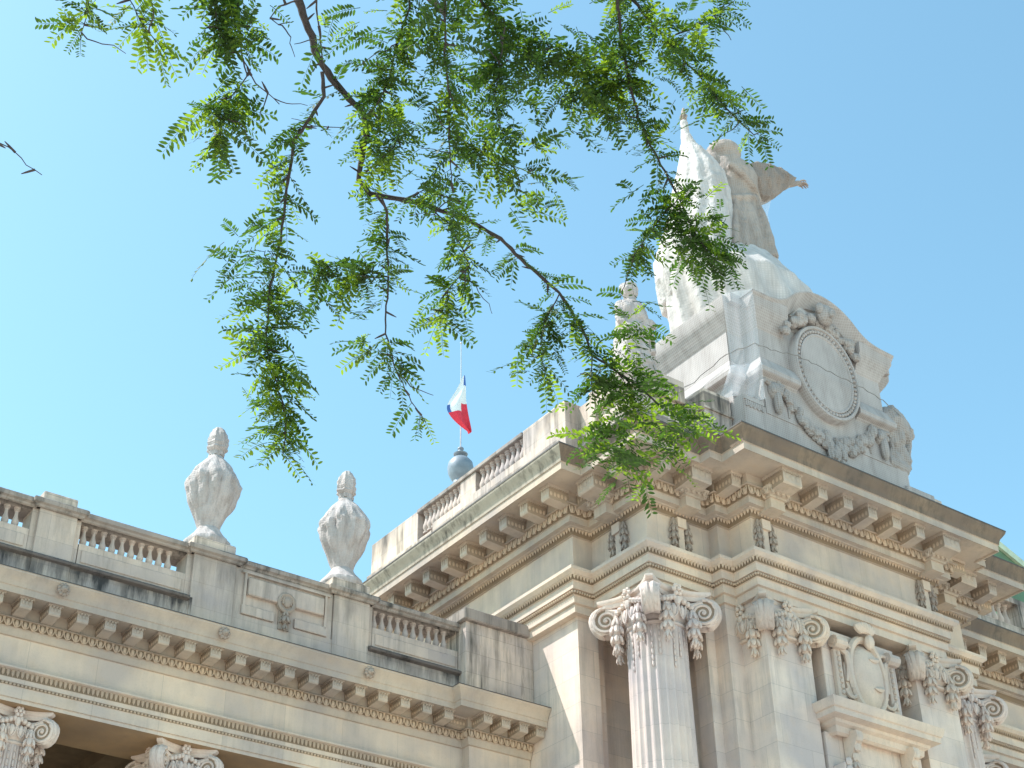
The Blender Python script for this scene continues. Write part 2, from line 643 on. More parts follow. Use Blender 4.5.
def leaf_row(mb, path, d, z, step, h, lo=None):
    """carved leaf band: small pointed leaves hanging"""
    for (p, t, nn, s) in along(path, d, step):
        if lo and not lo(p):
            continue
        w = s * 0.38
        a = p + nn * 0.012
        b = p + nn * 0.06
        vs = [(*(a - t * w), z + h / 2), (*(b), z + h / 2), (*(a + t * w), z + h / 2),
              (*(a + t * w * 0.8), z - h * 0.1), (*(b), z), (*(a - t * w * 0.8), z - h * 0.1), (*(a), z - h / 2)]
        mb.add(vs, [(0, 1, 4, 5), (1, 2, 3, 4), (5, 4, 6), (4, 3, 6)], 2)


def garland(mb, top, length, r, n=5, out=(0, 0), taper=0.55, seed=0):
    """hanging string of bell-flowers"""
    rnd = random.Random(seed)
    x, y, z = top
    for i in range(n):
        f = i / max(1, n - 1)
        zz = z - length * (i + 0.5) / n
        rr = r * (0.72 + 0.45 * math.sin(PI * min(1, f * 1.15)) - (1 - taper) * max(0, f - 0.6))
        hh = length / n * 0.75
        mb.ball((x, y, zz), (rr * 0.62, rr * 0.62, hh), 6, 4)
        k = 6
        a0 = rnd.random()
        for j in range(k):
            a = 2 * PI * (j + a0) / k
            c = (x + rr * 0.62 * math.cos(a), y + rr * 0.62 * math.sin(a), zz - hh * 0.15)
            rot = Matrix.Rotation(a, 3, 'Z') @ Matrix.Rotation(-0.35, 3, 'Y')
            mb.ball(c, (rr * 0.26, rr * 0.34, hh * 0.72), 5, 4, 0, rot)


def volute(mb, c, dirv, R, thick, turns=2.6, side_only=None):
    """scroll disc in the vertical plane holding dirv; raised spiral on both cheeks"""
    dv = Vector((dirv[0], dirv[1], 0)).normalized()
    nv = Vector((dv.y, -dv.x, 0))
    C0 = Vector(c)
    seg = 20
    rings = [(-thick * 0.36, R * 0.9), (-thick / 2, R * 0.95), (-thick * 0.42, R), (-thick * 0.2, R * 0.93), (0, R * 0.90), (thick * 0.2, R * 0.93), (thick * 0.42, R), (thick / 2, R * 0.95), (thick * 0.36, R * 0.9)]
    vs, fs = [], []
    for (o, rr) in rings:
        for k in range(seg):
            a = 2 * PI * k / seg
            vs.append((C0 + nv * o + dv * (rr * math.cos(a)) + Vector((0, 0, rr * math.sin(a))))[:])
    for i in range(len(rings) - 1):
        for k in range(seg):
            a, b = i * seg + k, i * seg + (k + 1) % seg
            fs.append((a, b, b + seg, a + seg))
    mb.add(vs, fs)
    for s in (-1, 1):
        # recessed cheek
        cv = [(C0 + nv * (s * thick * 0.40) + dv * (R * 0.96 * math.cos(2 * PI * k / seg)) + Vector((0, 0, R * 0.96 * math.sin(2 * PI * k / seg))))[:] for k in range(seg)]
        mb.add(cv, [list(range(seg))], 1)
        pts, rad = [], []
        K = 44
        for k in range(K + 1):
            f = k / K
            a = PI * 0.5 - f * turns * 2 * PI
            rr = R * (0.93 * (1 - f) ** 1.25 + 0.07)
            pts.append(C0 + nv * (s * thick * 0.46) + dv * (rr * math.cos(a)) + Vector((0, 0, rr * math.sin(a))))
            rad.append(R * (0.095 * (1 - f) + 0.05))
        mb.tube(pts, rad, 5)
        mb.ball(C0 + nv * (s * thick * 0.48), R * 0.13, 6, 4)


def capital_mesh(R, full=True, half=1.08):
    """four-sided Ionic capital with diagonal scrolls; top of abacus at z=0, shaft radius R"""
    mb = MB()
    # abacus with hollow sides and cut corners
    def outline(s, cut):
        pts = []
        for q in range(4):
            a = q * PI / 2
            ca, sa = math.cos(a), math.sin(a)
            for k in range(9):
                t = -1 + 2 * k / 8
                yy = t * (s - cut)
                xx = s - (1 - t * t) * 0.30 * s
                pts.append((xx * ca - yy * sa, xx * sa + yy * ca))
        return pts
    layers = [(half * 0.86, -0.24), (half * 0.90, -0.20), (half * 0.90, -0.13), (half * 0.97, -0.10), (half * 1.0, -0.06), (half * 1.0, -0.004)]
    vs, fs = [], []
    for (s, z) in layers:
        vs += [(x, y, z) for x, y in outline(s, 0.13)]
    n = 36
    for i in range(len(layers) - 1):
        for k in range(n):
            a, b = i * n + k, i * n + (k + 1) % n
            fs.append((a, b, b + n, a + n))
    fs.append(list(range(n))[::-1])
    fs.append([(len(layers) - 1) * n + k for k in range(n)])
    mb.add(vs, fs)
    # bell, echinus and astragal
    mb.lathe([(R * 0.98, -1.02), (R * 1.04, -1.0), (R * 1.07, -0.96), (R * 1.04, -0.92), (R * 1.0, -0.90), (R * 1.02, -0.86),
              (R * 1.16, -0.72), (R * 1.2, -0.6), (R * 1.12, -0.5), (R * 1.0, -0.44), (R * 0.98, -0.2)], 32)
    for k in range(20):
        a = 2 * PI * (k + 0.5) / 20
        rot = Matrix.Rotation(a, 3, 'Z')
        mb.ball((R * 1.16 * math.cos(a), R * 1.16 * math.sin(a), -0.66), (0.075, 0.075, 0.17), 7, 5, 0, rot)
        pts = [(R * (1.2) * math.cos(a + s * 0.13), R * (1.2) * math.sin(a + s * 0.13), -0.66 + h) for s, h in ((-1, 0.16), (-1, 0), (-0.6, -0.13), (0, -0.2), (0.6, -0.13), (1, 0), (1, 0.16))]
        mb.tube(pts, 0.022, 4)
    for q in range(4):
        a = PI / 4 + q * PI / 2
        d = (math.cos(a), math.sin(a))
        c = (d[0] * half * 1.12, d[1] * half * 1.12, -0.60)
        volute(mb, c, d, 0.365, 0.40)
        nv = Vector((d[1], -d[0], 0))
        # scroll stem running back under the abacus
        for s in (-1, 1):
            pts = []
            for k in range(9):
                f = k / 8
                rr = half * (1.12 - 0.75 * f)
                base = Vector((d[0] * rr, d[1] * rr, -0.30 - 0.10 * math.sin(PI * f) + 0.03 * f)) + nv * (s * (0.13 + 0.42 * f * f))
                pts.append(base)
            mb.tube(pts, [0.075 - 0.02 * k / 8 for k in range(9)], 6)
        # leaf over the scroll front
        for k in range(5):
            f = k / 4
            an = 0.9 - 1.9 * f
            rr = 0.36
            cc = Vector((d[0] * (half * 1.12 + rr * math.cos(an)), d[1] * (half * 1.12 + rr * math.cos(an)), -0.60 + rr * math.sin(an)))
            rot = Matrix.Rotation(a, 3, 'Z') @ Matrix.Rotation(-an, 3, 'Y')
            mb.ball(cc, (0.06, 0.10, 0.15), 6, 4, 0, rot)
            for s in (-1, 1):
                c2 = cc + nv * (s * (0.15 - 0.06 * f))
                mb.ball(c2, (0.055, 0.075, 0.13), 6, 4, 0, rot)
                c3 = cc + nv * (s * (0.23 - 0.09 * f)) - Vector((d[0], d[1], 0)) * 0.05
                mb.ball(c3, (0.05, 0.05, 0.11), 5, 4, 0, rot)
        for s in (-1, 1):
            arcpts, arcr = [], []
            for k in range(11):
                f = k / 10
                an = 1.75 - 2.7 * f
                rr = 0.345 + 0.03 * math.sin(PI * f)
                arcpts.append(Vector((d[0] * (half * 1.12 + rr * math.cos(an)), d[1] * (half * 1.12 + rr * math.cos(an)), -0.60 + rr * math.sin(an))) + nv * (s * (0.10 - 0.05 * f)))
                arcr.append(0.045 + 0.055 * math.sin(PI * min(1, f * 1.05)) * (1 - 0.3 * f))
            mb.tube(arcpts, arcr, 7)
        # hanging bell-flowers either side of the scroll
        for s in (-1, 1):
            b = Vector((d[0] * half * 0.88, d[1] * half * 0.88, 0)) + nv * (s * 0.34)
            garland(mb, (b.x, b.y, -0.60), 0.92, 0.20, 4, seed=q * 2 + s)
        # side flower with its stalk
        a2 = q * PI / 2
        d2 = Vector((math.cos(a2), math.sin(a2), 0))
        t2 = Vector((-d2.y, d2.x, 0))
        f0 = d2 * (half * 0.80) + Vector((0, 0, -0.12))
        for k in range(6):
            an = 2 * PI * k / 6
            mb.ball(f0 + t2 * (0.11 * math.cos(an)) + Vector((0, 0, 0.11 * math.sin(an))) + d2 * 0.03, (0.07, 0.07, 0.07), 6, 4)
        mb.ball(f0 + d2 * 0.09, 0.06, 6, 4)
        for k in range(4):
            for s in (-1, 1):
                mb.ball(f0 + t2 * (s * (0.1 + 0.12 * k)) + Vector((0, 0, -0.2 - 0.05 * k)) - d2 * 0.02, (0.085, 0.085, 0.085), 6, 4)
        mb.ball(f0 + Vector((0, 0, -0.28)), (0.1, 0.1, 0.14), 6, 4)
    return mb


def shaft_mesh(R0, R1, z0, z1, flutes=24, drops=True):
    """fluted shaft from z0 (radius R0) up to z1 (radius R1)"""
    mb = MB()
    per = 6
    seg = flutes * per
    levels = [z0 + (z1 - z0) * k / 24 for k in range(25)]
    vs, fs = [], []
    for z in levels:
        f = (z - z0) / (z1 - z0)
        R = R0 + (R1 - R0) * f ** 1.6
        endf = min(1, (z1 - z) / 0.25)
        for k in range(seg):
            a = 2 * PI * k / seg
            j = k % per
            dep = [0, 0.0, 0.6, 1.0, 1.0, 0.6][j]
            vs.append(((R - 0.055 * dep * endf) * math.cos(a), (R - 0.055 * dep * endf) * math.sin(a), z))
    for i in range(len(levels) - 1):
        for k in range(seg):
            a, b = i * seg + k, i * seg + (k + 1) % seg
            fs.append((a, b, b + seg, a + seg))
    fs.append([(len(levels) - 1) * seg + k for k in range(seg)])
    mb.add(vs, fs)
    if drops:
        for k in range(flutes):
            a = 2 * PI * (k * per + 3.5) / seg
            L = (0.95, 0.55, 1.2)[k % 3]
            for j in range(int(L / 0.16)):
                mb.ball(((R1 - 0.01) * math.cos(a), (R1 - 0.01) * math.sin(a), z1 - 0.12 - 0.16 * j), (0.035, 0.035, 0.085), 5, 4, 0, Matrix.Rotation(a, 3, 'Z'))
    return mb


def baluster_mesh(h, r):
    p = [(0.95, 0), (0.95, 0.07), (0.6, 0.09), (0.62, 0.12), (0.85, 0.2), (1.0, 0.29), (0.95, 0.38), (0.7, 0.5), (0.52, 0.62), (0.45, 0.74),
         (0.5, 0.83), (0.78, 0.85), (0.78, 0.88), (0.55, 0.9), (0.9, 0.94), (0.95, 1.0)]
    mb = MB()
    mb.lathe([(r * a, h * b) for a, b in p], 12)
    return mb


def modillion_mesh(w, dep, h):
    """bracket: x across, +y out to the front; hung from z=0 down"""
    mb = MB()
    prof = [(0, 0), (0, -h), (dep * 0.3, -h * 1.0), (dep * 0.6, -h * 0.95), (dep * 0.85, -h * 0.92), (dep * 0.95, -h * 0.94), (dep, -h * 0.84), (dep, -h * 0.22), (dep, 0)]
    mb.prism([(y, z) for y, z in prof], 0, -w / 2, w / 2)
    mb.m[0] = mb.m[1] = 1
    # cap moulding round the top
    c = w / 2 + 0.035
    mb.box(-c, c, 0.0, dep + 0.035, -h * 0.2, -0.001)
    for k in range(int(dep / 0.07)):
        for s in (-1, 1):
            mb.ball((s * c, 0.05 + k * 0.07, -h * 0.24), (0.015, 0.024, 0.025), 5, 3, 1)
    for k in range(int(w / 0.07)):
        mb.ball((-w / 2 + 0.035 + k * 0.07, dep + 0.035, -h * 0.24), (0.028, 0.02, 0.03), 5, 3)
    # scroll and leaf relief
    for s in (-1, 1):
        for k in range(5):
            mb.ball((s * (w / 2 + 0.004), dep * (0.15 + 0.18 * k), -h * 0.6), (0.018, dep * 0.07, h * 0.16), 5, 4, 2)
    for k in range(3):
        mb.ball(((k - 1) * w * 0.28, dep + 0.005, -h * 0.46), (w * 0.10, 0.025, h * 0.2), 5, 4)
    return mb


# ================================================================== SETTING
g = MB()
g.add([(-3000, -3000, 0), (3000, -3000, 0), (3000, 3000, 0), (-3000, 3000, 0)], [(0, 1, 2, 3)])
tag(g.build('ground', M_gravel, smooth=0), kind='structure')
g = MB()
g.box(-60, 120, 14, 60, -0.2, 0.14)
tag(g.build('pavement', M_pave, smooth=0), kind='structure')

# ================================================================== PAVILION
CX = 29.475


def mir(path):
    return [(2 * CX - x, y) for x, y in reversed(path)]


half_E = [(22.42, 37.6), (22.42, 27.93), (23.06, 27.93), (23.06, 25.7), (25.2, 25.7), (25.2, 25.35), (25.62, 25.35), (25.62, 24.53)]
E0 = half_E + mir(half_E)[:-2] + [(2 * CX - 23.06, 28.75), (37.6, 28.75)]
pav = thing('corner_pavilion', 'pale limestone corner pavilion with fluted scroll-capital column and heavy bracketed cornice', 'building')

# -- architrave + frieze + cornice
ARCH = [(-0.75, 19.25), (-0.35, 19.25), (-0.35, 19.44), (-0.37, 19.455), (-0.37, 19.475), (-0.29, 19.49), (-0.29, 19.69), (-0.26, 19.70, 1), (-0.26, 19.76, 1), (-0.26, 19.82),
        (-0.2, 19.83), (-0.2, 20.04), (-0.17, 20.05, 1), (-0.16, 20.12, 1), (-0.13, 20.17), (-0.03, 20.24), (0.0, 20.27), (0.0, 20.36), (-0.40, 20.38),
        (-0.40, 20.6), (-0.40, 21.47)]
mb = MB()
mb.sweep(ARCH, E0)
bead_row(mb, E0, -0.23, 19.76, 0.085, 0.042)
leaf_row(mb, E0, -0.135, 20.12, 0.105, 0.13)
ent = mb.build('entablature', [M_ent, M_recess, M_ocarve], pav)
BED = [(-0.40, 21.47), (-0.34, 21.48, 1), (-0.31, 21.54, 1), (-0.24, 21.60), (-0.16, 21.61), (-0.14, 21.63), (0.0, 21.63), (0.0, 21.80), (0.03, 21.81, 1), (0.05, 21.88, 1), (0.09, 21.98, 1), (0.13, 22.06), (0.19, 22.06), (0.17, 22.10), (0.10, 22.11),
       (0.10, 22.42), (1.0, 22.42), (1.0, 22.38), (1.03, 22.36), (1.03, 22.56), (1.06, 22.57)]
mb = MB()
mb.sweep(BED, E0)
egg_row(mb, E0, 0.085, 21.935, 0.225, 0.22, 0.062)
leaf_row(mb, E0, -0.24, 21.56, 0.115, 0.13)
# rosettes hung in the corner soffits
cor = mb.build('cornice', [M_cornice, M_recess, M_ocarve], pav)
CYMA = [(1.06, 22.57), (1.065, 22.60), (1.07, 22.66), (1.10, 22.74), (1.16, 22.82), (1.215, 22.90), (1.23, 22.93), (1.23, 22.96), (1.245, 22.965, 1), (1.245, 23.005, 1), (0.0, 23.03)]
mb = MB()
mb.sweep(CYMA, E0)
mb.build('cymatium', [M_cyma, M_lead], pav)
# soffit slab over the walls, roof slab
ins = [(22.42 + .36, 37.6), (22.78, 28.29), (23.42, 28.29), (23.42, 26.06), (25.56, 26.06), (25.56, 25.71), (25.98, 25.71), (25.98, 24.89)]
ring = ins + mir(ins)[:-2] + [(2 * CX - 23.42, 29.11), (37.6, 29.11), (37.6, 37.6)]
mb = MB()
mb.prism(ring, 2, 19.27, 20.3)
mb.build('soffit', M_ent, pav, smooth=0)
inr = [(22.3, 37.5), (22.3, 27.8), (22.9, 27.8), (22.9, 25.6), (25.4, 25.6), (25.4, 24.5)]
ring = inr + mir(inr)[:-2] + [(36.0, 28.6), (37.6, 28.6), (37.6, 37.5)]
mb = MB()
mb.prism(ring, 2, 22.6, 23.035)
mb.build('roof_slab', M_coping, pav, smooth=0)

# -- walls
half_W = [(22.97, 37.6), (22.97, 28.45), (23.62, 28.45), (23.62, 28.72), (24.0, 28.72), (24.0, 29.3), (25.95, 29.3), (25.95, 26.75), (25.32, 26.75), (25.32, 26.25),
          (25.62, 26.25), (25.62, 25.78), (26.1, 25.78), (26.1, 24.95), (27.65, 24.95), (27.65, 26.1)]
mW = mir(half_W)
mW[1], mW[2] = (31.58, 26.1), (31.58, 24.95)
mW[0] = (31.58, 26.1)
mW[3], mW[4] = (33.13, 24.95), (33.13, 25.78)
Wp = half_W + mW[1:]
mb = MB()
mb.sweep([(-0.3, 0), (0.25, 0), (0.25, 1.4), (0.0, 1.5), (0.0, 19.265), (-0.3, 19.265)], Wp)
mb.build('wall', M_wall, pav, smooth=0)

# -- modillions
MZ = 22.419
mod0 = modillion_mesh(0.33, 0.66, 0.43)
modm = None
bigm = None


def put_mod(x, y, rz, big=False):
    """x, y: where the bracket springs from the wall"""
    global modm, bigm
    if big:
        if bigm is None:
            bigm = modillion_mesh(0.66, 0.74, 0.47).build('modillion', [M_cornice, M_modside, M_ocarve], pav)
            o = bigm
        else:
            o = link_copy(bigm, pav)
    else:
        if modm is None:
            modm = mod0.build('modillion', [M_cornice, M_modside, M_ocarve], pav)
            o = modm
        else:
            o = link_copy(modm, pav)
    o.location = (x, y, MZ)
    o.rotation_euler = (0, 0, rz)


Wd = 0.11
for k in range(10):                                    # side face
    put_mod(22.42 - Wd, 27.95 + 0.94 * k, PI / 2)
for x in (27.6, 28.54, 29.475, 30.41, 31.35):          # front face
    put_mod(x, 24.53 - Wd, PI)
for s in (-1, 1):
    def X(x):
        return x if s < 0 else 2 * CX - x
    put_mod(X(26.42), 24.53 - Wd, PI, True)
    put_mod(X(25.30), 25.35 - Wd, PI)
    put_mod(X(25.62) + s * Wd, 24.72, -s * -PI / 2 if s < 0 else -PI / 2)
    put_mod(X(24.35), 25.7 - Wd, PI, True)
    put_mod(X(23.2), 25.7 - Wd, PI)
    put_mod(X(23.06) + s * Wd, 25.9, PI / 2 if s < 0 else -PI / 2)
    put_mod(X(23.06) + s * Wd, 26.95, PI / 2 if s < 0 else -PI / 2, True)
    put_mod(X(22.75), 27.93 - Wd, PI)


# -- frieze consoles with twin hanging garlands, under projecting blocks of the bed mould
def frieze_console(x, y, nx, ny):
    """x, y on the frieze face"""
    mb = MB()
    t = Vector((-ny, nx))
    n = Vector((nx, ny))

    def bx(a0, a1, d0, d1, z0, z1):
        cs = [Vector((x, y)) + t * a + n * d for a, d in ((a0, d0), (a1, d0), (a1, d1), (a0, d1))]
        mb.prism([(c.x, c.y) for c in cs], 2, z0, z1)
    bx(-0.15, 0.15, -0.02, 0.16, 21.18, 21.46)
    bx(-0.10, 0.10, -0.02, 0.09, 20.42, 21.18)
    nb = len(mb.f)
    for s in (-1, 1):
        c = Vector((x, y)) + t * (s * 0.235) + n * 0.07
        garland(mb, (c.x, c.y, 21.42), 0.98, 0.135, 5, taper=0.5, seed=int(x * 10) + s)
    mb.m = [0] * nb + [1] * (len(mb.f) - nb)
    return mb.build('frieze_garland', [M_ent, M_frieze], pav)


def bed_block(x, y, nx, ny, w=0.50):
    """x, y on the band face"""
    mb = MB()
    t = Vector((-ny, nx))
    n = Vector((nx, ny))

    def bx(a, d0, d1, z0, z1):
        cs = [Vector((x, y)) + t * p + n * d for p, d in ((-a, d0), (a, d0), (a, d1), (-a, d1))]
        mb.prism([(c.x, c.y) for c in cs], 2, z0, z1)
    bx(w / 2, -0.3, 0.24, 21.55, 21.835)
    bx(w / 2 + 0.05, -0.02, 0.30, 21.835, 21.90)
    pth = [Vector((x, y)) + t * p + n * d for p, d in ((-w / 2, -0.1), (-w / 2, 0.24), (w / 2, 0.24), (w / 2, -0.1))]
    pth = [(p.x, p.y) for p in pth]
    # order so that outside lies right of travel
    if (Vector(pth[1]) - Vector(pth[0])).dot(n) > 0:
        a = Vector(pth[2]) - Vector(pth[1])
        if Vector((a.y, -a.x)).dot(n) < 0:
            pth = pth[::-1]
    mb.sweep([(0.02, 21.9), (0.06, 21.92), (0.17, 22.03), (0.19, 22.09), (0.10, 22.115)], pth)
    egg_row(mb, pth, 0.12, 21.99, 0.20, 0.19, 0.08, mi=0)
    return mb.build('cornice_block', M_cornice, pav)


spots = [(24.55, 25.7, 0, -1), (23.06, 27.15, -1, 0), (26.42, 24.53, 0, -1)]
for (x, y, nx, ny) in spots:
    for s in (1, -1):
        xx = x if s > 0 else 2 * CX - x
        nn = nx * s
        frieze_console(xx - nn * 0.40, y - ny * 0.40, nn, ny)
        bed_block(xx, y, nn, ny)

# -- columns of the pavilion
CAPZ = 19.245
cap_mb = capital_mesh(0.74)
sh_mb = shaft_mesh(0.86, 0.735, 1.8, CAPZ - 0.98)
col0 = sh_mb.build('column', M_shaft, pav)
col0.location = (23.95, 26.58, 0)
cap0 = cap_mb.build('capital', [M_cap, M_capground], col0)
cap0.location = (0, 0, CAPZ)
base_mb = MB()
base_mb.lathe([(1.2, 0), (1.2, 1.2), (1.15, 1.2), (1.15, 1.35), (1.02, 1.42), (0.98, 1.55), (1.05, 1.62), (1.0, 1.72), (0.9, 1.8)], 32)
base0 = base_mb.build('column_base', M_wall, col0)
c = copy_tree(col0, pav, (34.80, 26.58, 0))

# -- pilaster capitals (stand in the wall)
pc = None
for x in (26.875, 32.36):
    if pc is None:
        pc = MB()
        src = capital_mesh(0.82, half=1.04)
        keep = src
        pc = keep.build('pilaster_capital', [M_orn, M_capground], pav)
        pc.location = (x, 25.68, CAPZ)
    else:
        link_copy(pc, pav, (x, 25.68, CAPZ))

# -- centre bay: panel with cartouche, window ledge, consoles
mb = MB()
mb.box(28.1, 30.85, 24.97, 26.2, 16.6, 18.97, bev=0.02)
mb.build('panel', M_wall, pav, smooth=0)
mb = MB()
prof = [(0.0, 15.95), (0.08, 16.0), (0.10, 16.15), (0.2, 16.2), (0.22, 16.28), (0.42, 16.32), (0.42, 16.46), (0.46, 16.48), (0.5, 16.58), (0.52, 16.7), (0.0, 16.76)]
mb.sweep(prof, [(27.98, 26.0), (27.98, 24.75), (30.97, 24.75), (30.97, 26.0)])
mb.box(28.0, 30.95, 24.77, 26.0, 16.0, 16.735)
mb.build('window_ledge', M_orn, pav)
for x in (28.45, 30.5):
    mb = MB()
    mb.prism([(24.9, 16.1), (24.45, 16.06), (24.42, 15.9), (24.55, 15.7), (24.7, 15.45), (24.82, 15.0), (24.9, 14.95)], 0, x - 0.11, x + 0.11)
    for k in range(4):
        mb.ball((x, 24.47 + 0.09 * k, 15.88 - 0.22 * k), (0.12, 0.09, 0.13), 6, 4)
    garland(mb, (x, 24.68, 15.5), 0.7, 0.12, 4, seed=int(x * 9))
    mb.build('ledge_console', M_orn, pav)
mb = MB()
mb.box(27.75, 31.2, 24.92, 26.2, 11, 16.04)
mb.build('window_head', M_wall, pav, smooth=0)
mb = MB()
mb.box(27.9, 28.15, 24.55, 24.93, 11, 15.2, bev=0.02)
mb.box(30.8, 31.05, 24.55, 24.93, 11, 15.2, bev=0.02)
mb.box(28.15, 30.8, 24.6, 24.93, 14.2, 14.75, bev=0.02)
for k in range(9):
    mb.ball((28.02, 24.52, 15.2 - k * 0.2), (0.1, 0.07, 0.12), 6, 4)
mb.box(28.65, 30.3, 24.5, 24.93, 14.75, 15.0, bev=0.02)
mb.build('window_surround', M_wall, pav, smooth=0)


def cartouche():
    mb = MB()
    c = Vector((29.5, 24.93, 17.86))
    # domed oval field
    seg, rings = 28, 6
    vs, fs = [], []
    for i in range(rings + 1):
        f = i / rings
        for k in range(seg):
            a = 2 * PI * k / seg
            vs.append((c.x + 0.60 * f * math.cos(a), c.y - 0.36 * math.sqrt(max(0, 1 - f * f * 0.98)), c.z + 0.98 * f * math.sin(a) * (1.0 - 0.1 * math.sin(a))))
    for i in range(rings):
        for k in range(seg):
            a, b = i * seg + k, i * seg + (k + 1) % seg
            fs.append((a, b, b + seg, a + seg))
    mb.add(vs, fs)
    ringp = [(c.x + 0.62 * math.cos(a), c.y - 0.1, c.z + 1.02 * math.sin(a)) for a in [2 * PI * k / 32 for k in range(33)]]
    mb.tube(ringp, 0.11, 7)
    for s in (-1, 1):
        for (z0, flip) in ((0.55, 1), (-0.55, -1)):
            sp_ = []
            for k in range(15):
                f = k / 14
                a = f * 4.6
                rr = 0.24 * (1 - 0.75 * f)
                sp_.append((c.x + s * (0.66 + rr * math.cos(a)), c.y - 0.14, c.z + z0 + flip * rr * math.sin(a)))
            mb.tube(sp_, [0.065 * (1 - 0.5 * k / 14) for k in range(15)], 6)
    ringp = [(c.x + 0.74 * math.cos(a), c.y - 0.03, c.z - 0.05 + 1.02 * math.sin(a)) for a in [PI * 0.9 + PI * 1.2 * k / 24 for k in range(25)]]
    mb.tube(ringp, [0.03 + 0.07 * math.sin(PI * k / 24) for k in range(25)], 6)
    # leather-like curled lips on the field
    for (dx, dz, s) in ((0.20, 0.46, 1), (0.24, -0.34, 1)):
        pts = [(c.x + dx + 0.22 * t - 0.06, c.y - 0.02 - 0.36 * math.sqrt(max(0.05, 1 - ((dx + 0.22 * t - 0.06) / 0.6) ** 2 - (dz / 1.0) ** 2)), c.z + dz + 0.07 * t - 0.07 * (1 - t * t)) for t in [-1 + 0.25 * k for k in range(9)]]
        mb.tube(pts, [0.02 + 0.055 * math.sin(PI * k / 8) for k in range(9)], 6)
    # crest: crumpled shell leaf at the top
    for k in range(7):
        a = -0.9 + 0.3 * k
        mb.ball((c.x - 0.05 + 0.30 * math.sin(a), c.y - 0.22 - 0.12 * math.cos(a), c.z + 1.12 + 0.14 * math.cos(a)), (0.10, 0.10, 0.17), 7, 5, 0, Matrix.Rotation(a, 3, 'Y'))
    mb.ball((c.x + 0.06, c.y - 0.30, c.z + 0.90), (0.14, 0.14, 0.22), 8, 6)
    # side straps ending in rolls, with a beaded drop
    for s in (-1, 1):
        x = c.x + s * 0.98
        mb.box(x - 0.13, x + 0.13, c.y - 0.10, c.y + 0.05, c.z - 0.85, c.z + 0.55, bev=0.03)
        mb.tube([(x - 0.2, c.y - 0.16, c.z + 0.68), (x + 0.2, c.y - 0.16, c.z + 0.68)], 0.17, 10)
        mb.tube([(x - 0.22, c.y - 0.16, c.z + 0.68), (x + 0.22, c.y - 0.16, c.z + 0.68)], 0.08, 8)
        for k in range(8):
            mb.ball((x, c.y - 0.12, c.z + 0.40 - 0.15 * k), (0.055, 0.05, 0.07), 6, 4)
        pts = [(x - s * 0.1, c.y - 0.08, c.z + 0.6), (x - s * 0.28, c.y - 0.14, c.z + 0.45), (x - s * 0.3, c.y - 0.14, c.z + 0.1), (x - s * 0.22, c.y - 0.1, c.z - 0.3)]
        mb.tube(pts, [0.08, 0.09, 0.07, 0.04], 6)
    return mb.build('cartouche', M_orn, pav)


cartouche()

# -- attic parapet of the pavilion
D = 0.25
AT = [(22.42 - D, 37.55), (22.42 - D, 27.93 - D)]
# side parapet: end piers, plinth, balusters, rail
mb = MB()
mb.box(22.17, 22.75, 34.9, 37.55, 23.03, 25.12, bev=0.015)
mb.box(22.17, 22.80, 27.62, 29.55, 23.03, 25.16, bev=0.015)
mb.box(22.17, 22.75, 31.85, 32.65, 23.03, 24.985, bev=0.01)
mb.box(22.08, 22.8, 34.0, 37.65, 23.03, 24.02, bev=0.01)
mb.box(22.10, 22.86, 27.55, 34.0, 23.03, 24.25, bev=0.01)
mb.build('parapet', M_attic, pav, smooth=0)
mb = MB()
mb.box(22.12, 22.80, 29.55, 34.9, 24.99, 25.13, bev=0.02)
mb.build('parapet_rail', M_coping, pav, smooth=0)
bal0 = None
for (a, b, n) in ((29.6, 31.8, 9), (32.72, 34.75, 9)):
    for k in range(n):
        y = a + (b - a) * (k + 0.5) / n
        if bal0 is None:
            bal0 = baluster_mesh(0.74, 0.122).build('baluster', M_baluster, pav)
            bal0.location = (22.33, y, 24.25)
        else:
            link_copy(bal0, pav, (22.33, y, 24.25))
# corner blocks standing over the column
mb = MB()
mb.box(22.62, 25.0, 26.9, 28.2, 23.03, 25.05, bev=0.015)
mb.box(22.78, 24.95, 25.42, 27.1, 23.03, 24.62, bev=0.015)
mb.box(22.66, 24.45, 25.30, 27.2, 24.62, 25.32, bev=0.015)
mb.box(24.3, 25.3, 25.42, 28.0, 23.03, 24.9, bev=0.015)
mb.box(24.93, 25.9, 25.08, 28.0, 23.03, 25.22, bev=0.015)
mb.box(24.88, 25.95, 25.03, 28.0, 24.55, 24.62, bev=0.01)
mb.build('corner_blocks', M_attic, pav, smooth=0)
mb = MB()
mb.box(33.05, 36.1, 25.45, 37.5, 23.03, 24.4, bev=0.015)
mb.box(33.3, 33.9, 24.75, 25.46, 23.03, 24.45, bev=0.015)
mb.build('parapet', M_attic, pav, smooth=0)

# ================================================================== NETTED PEDESTAL over the front
ped = thing('crowning_pedestal', 'stone pedestal with oval medallion under protective net, crowning the pavilion front', 'pedestal')
half_p = [(25.62, 29.5), (25.62, 25.2), (25.95, 25.2), (25.95, 24.62), (26.72, 24.62), (26.72, 24.80)]
mb = MB()
pth = half_p + [(32.62, 24.80), (32.62, 25.1), (32.65, 25.1), (32.65, 29.5)]
mb.sweep([(0, 23.03), (0, 25.05), (0.0, 25.17), (-0.12, 25.2), (-0.5, 25.6)], pth)
for sx in (1,):
    for k in range(9):
        xx = 26.03 + 0.075 * k
        xx = xx if sx > 0 else 2 * CX - xx
        mb.box(xx - 0.025, xx + 0.025, 24.585, 24.63, 24.78 + 0.04 * (k % 2), 24.98)
    mb.box(min(25.96, 26.7) if sx > 0 else 2 * CX - 26.7, 26.7 if sx > 0 else 2 * CX - 25.96, 24.59, 24.63, 25.0, 25.05)
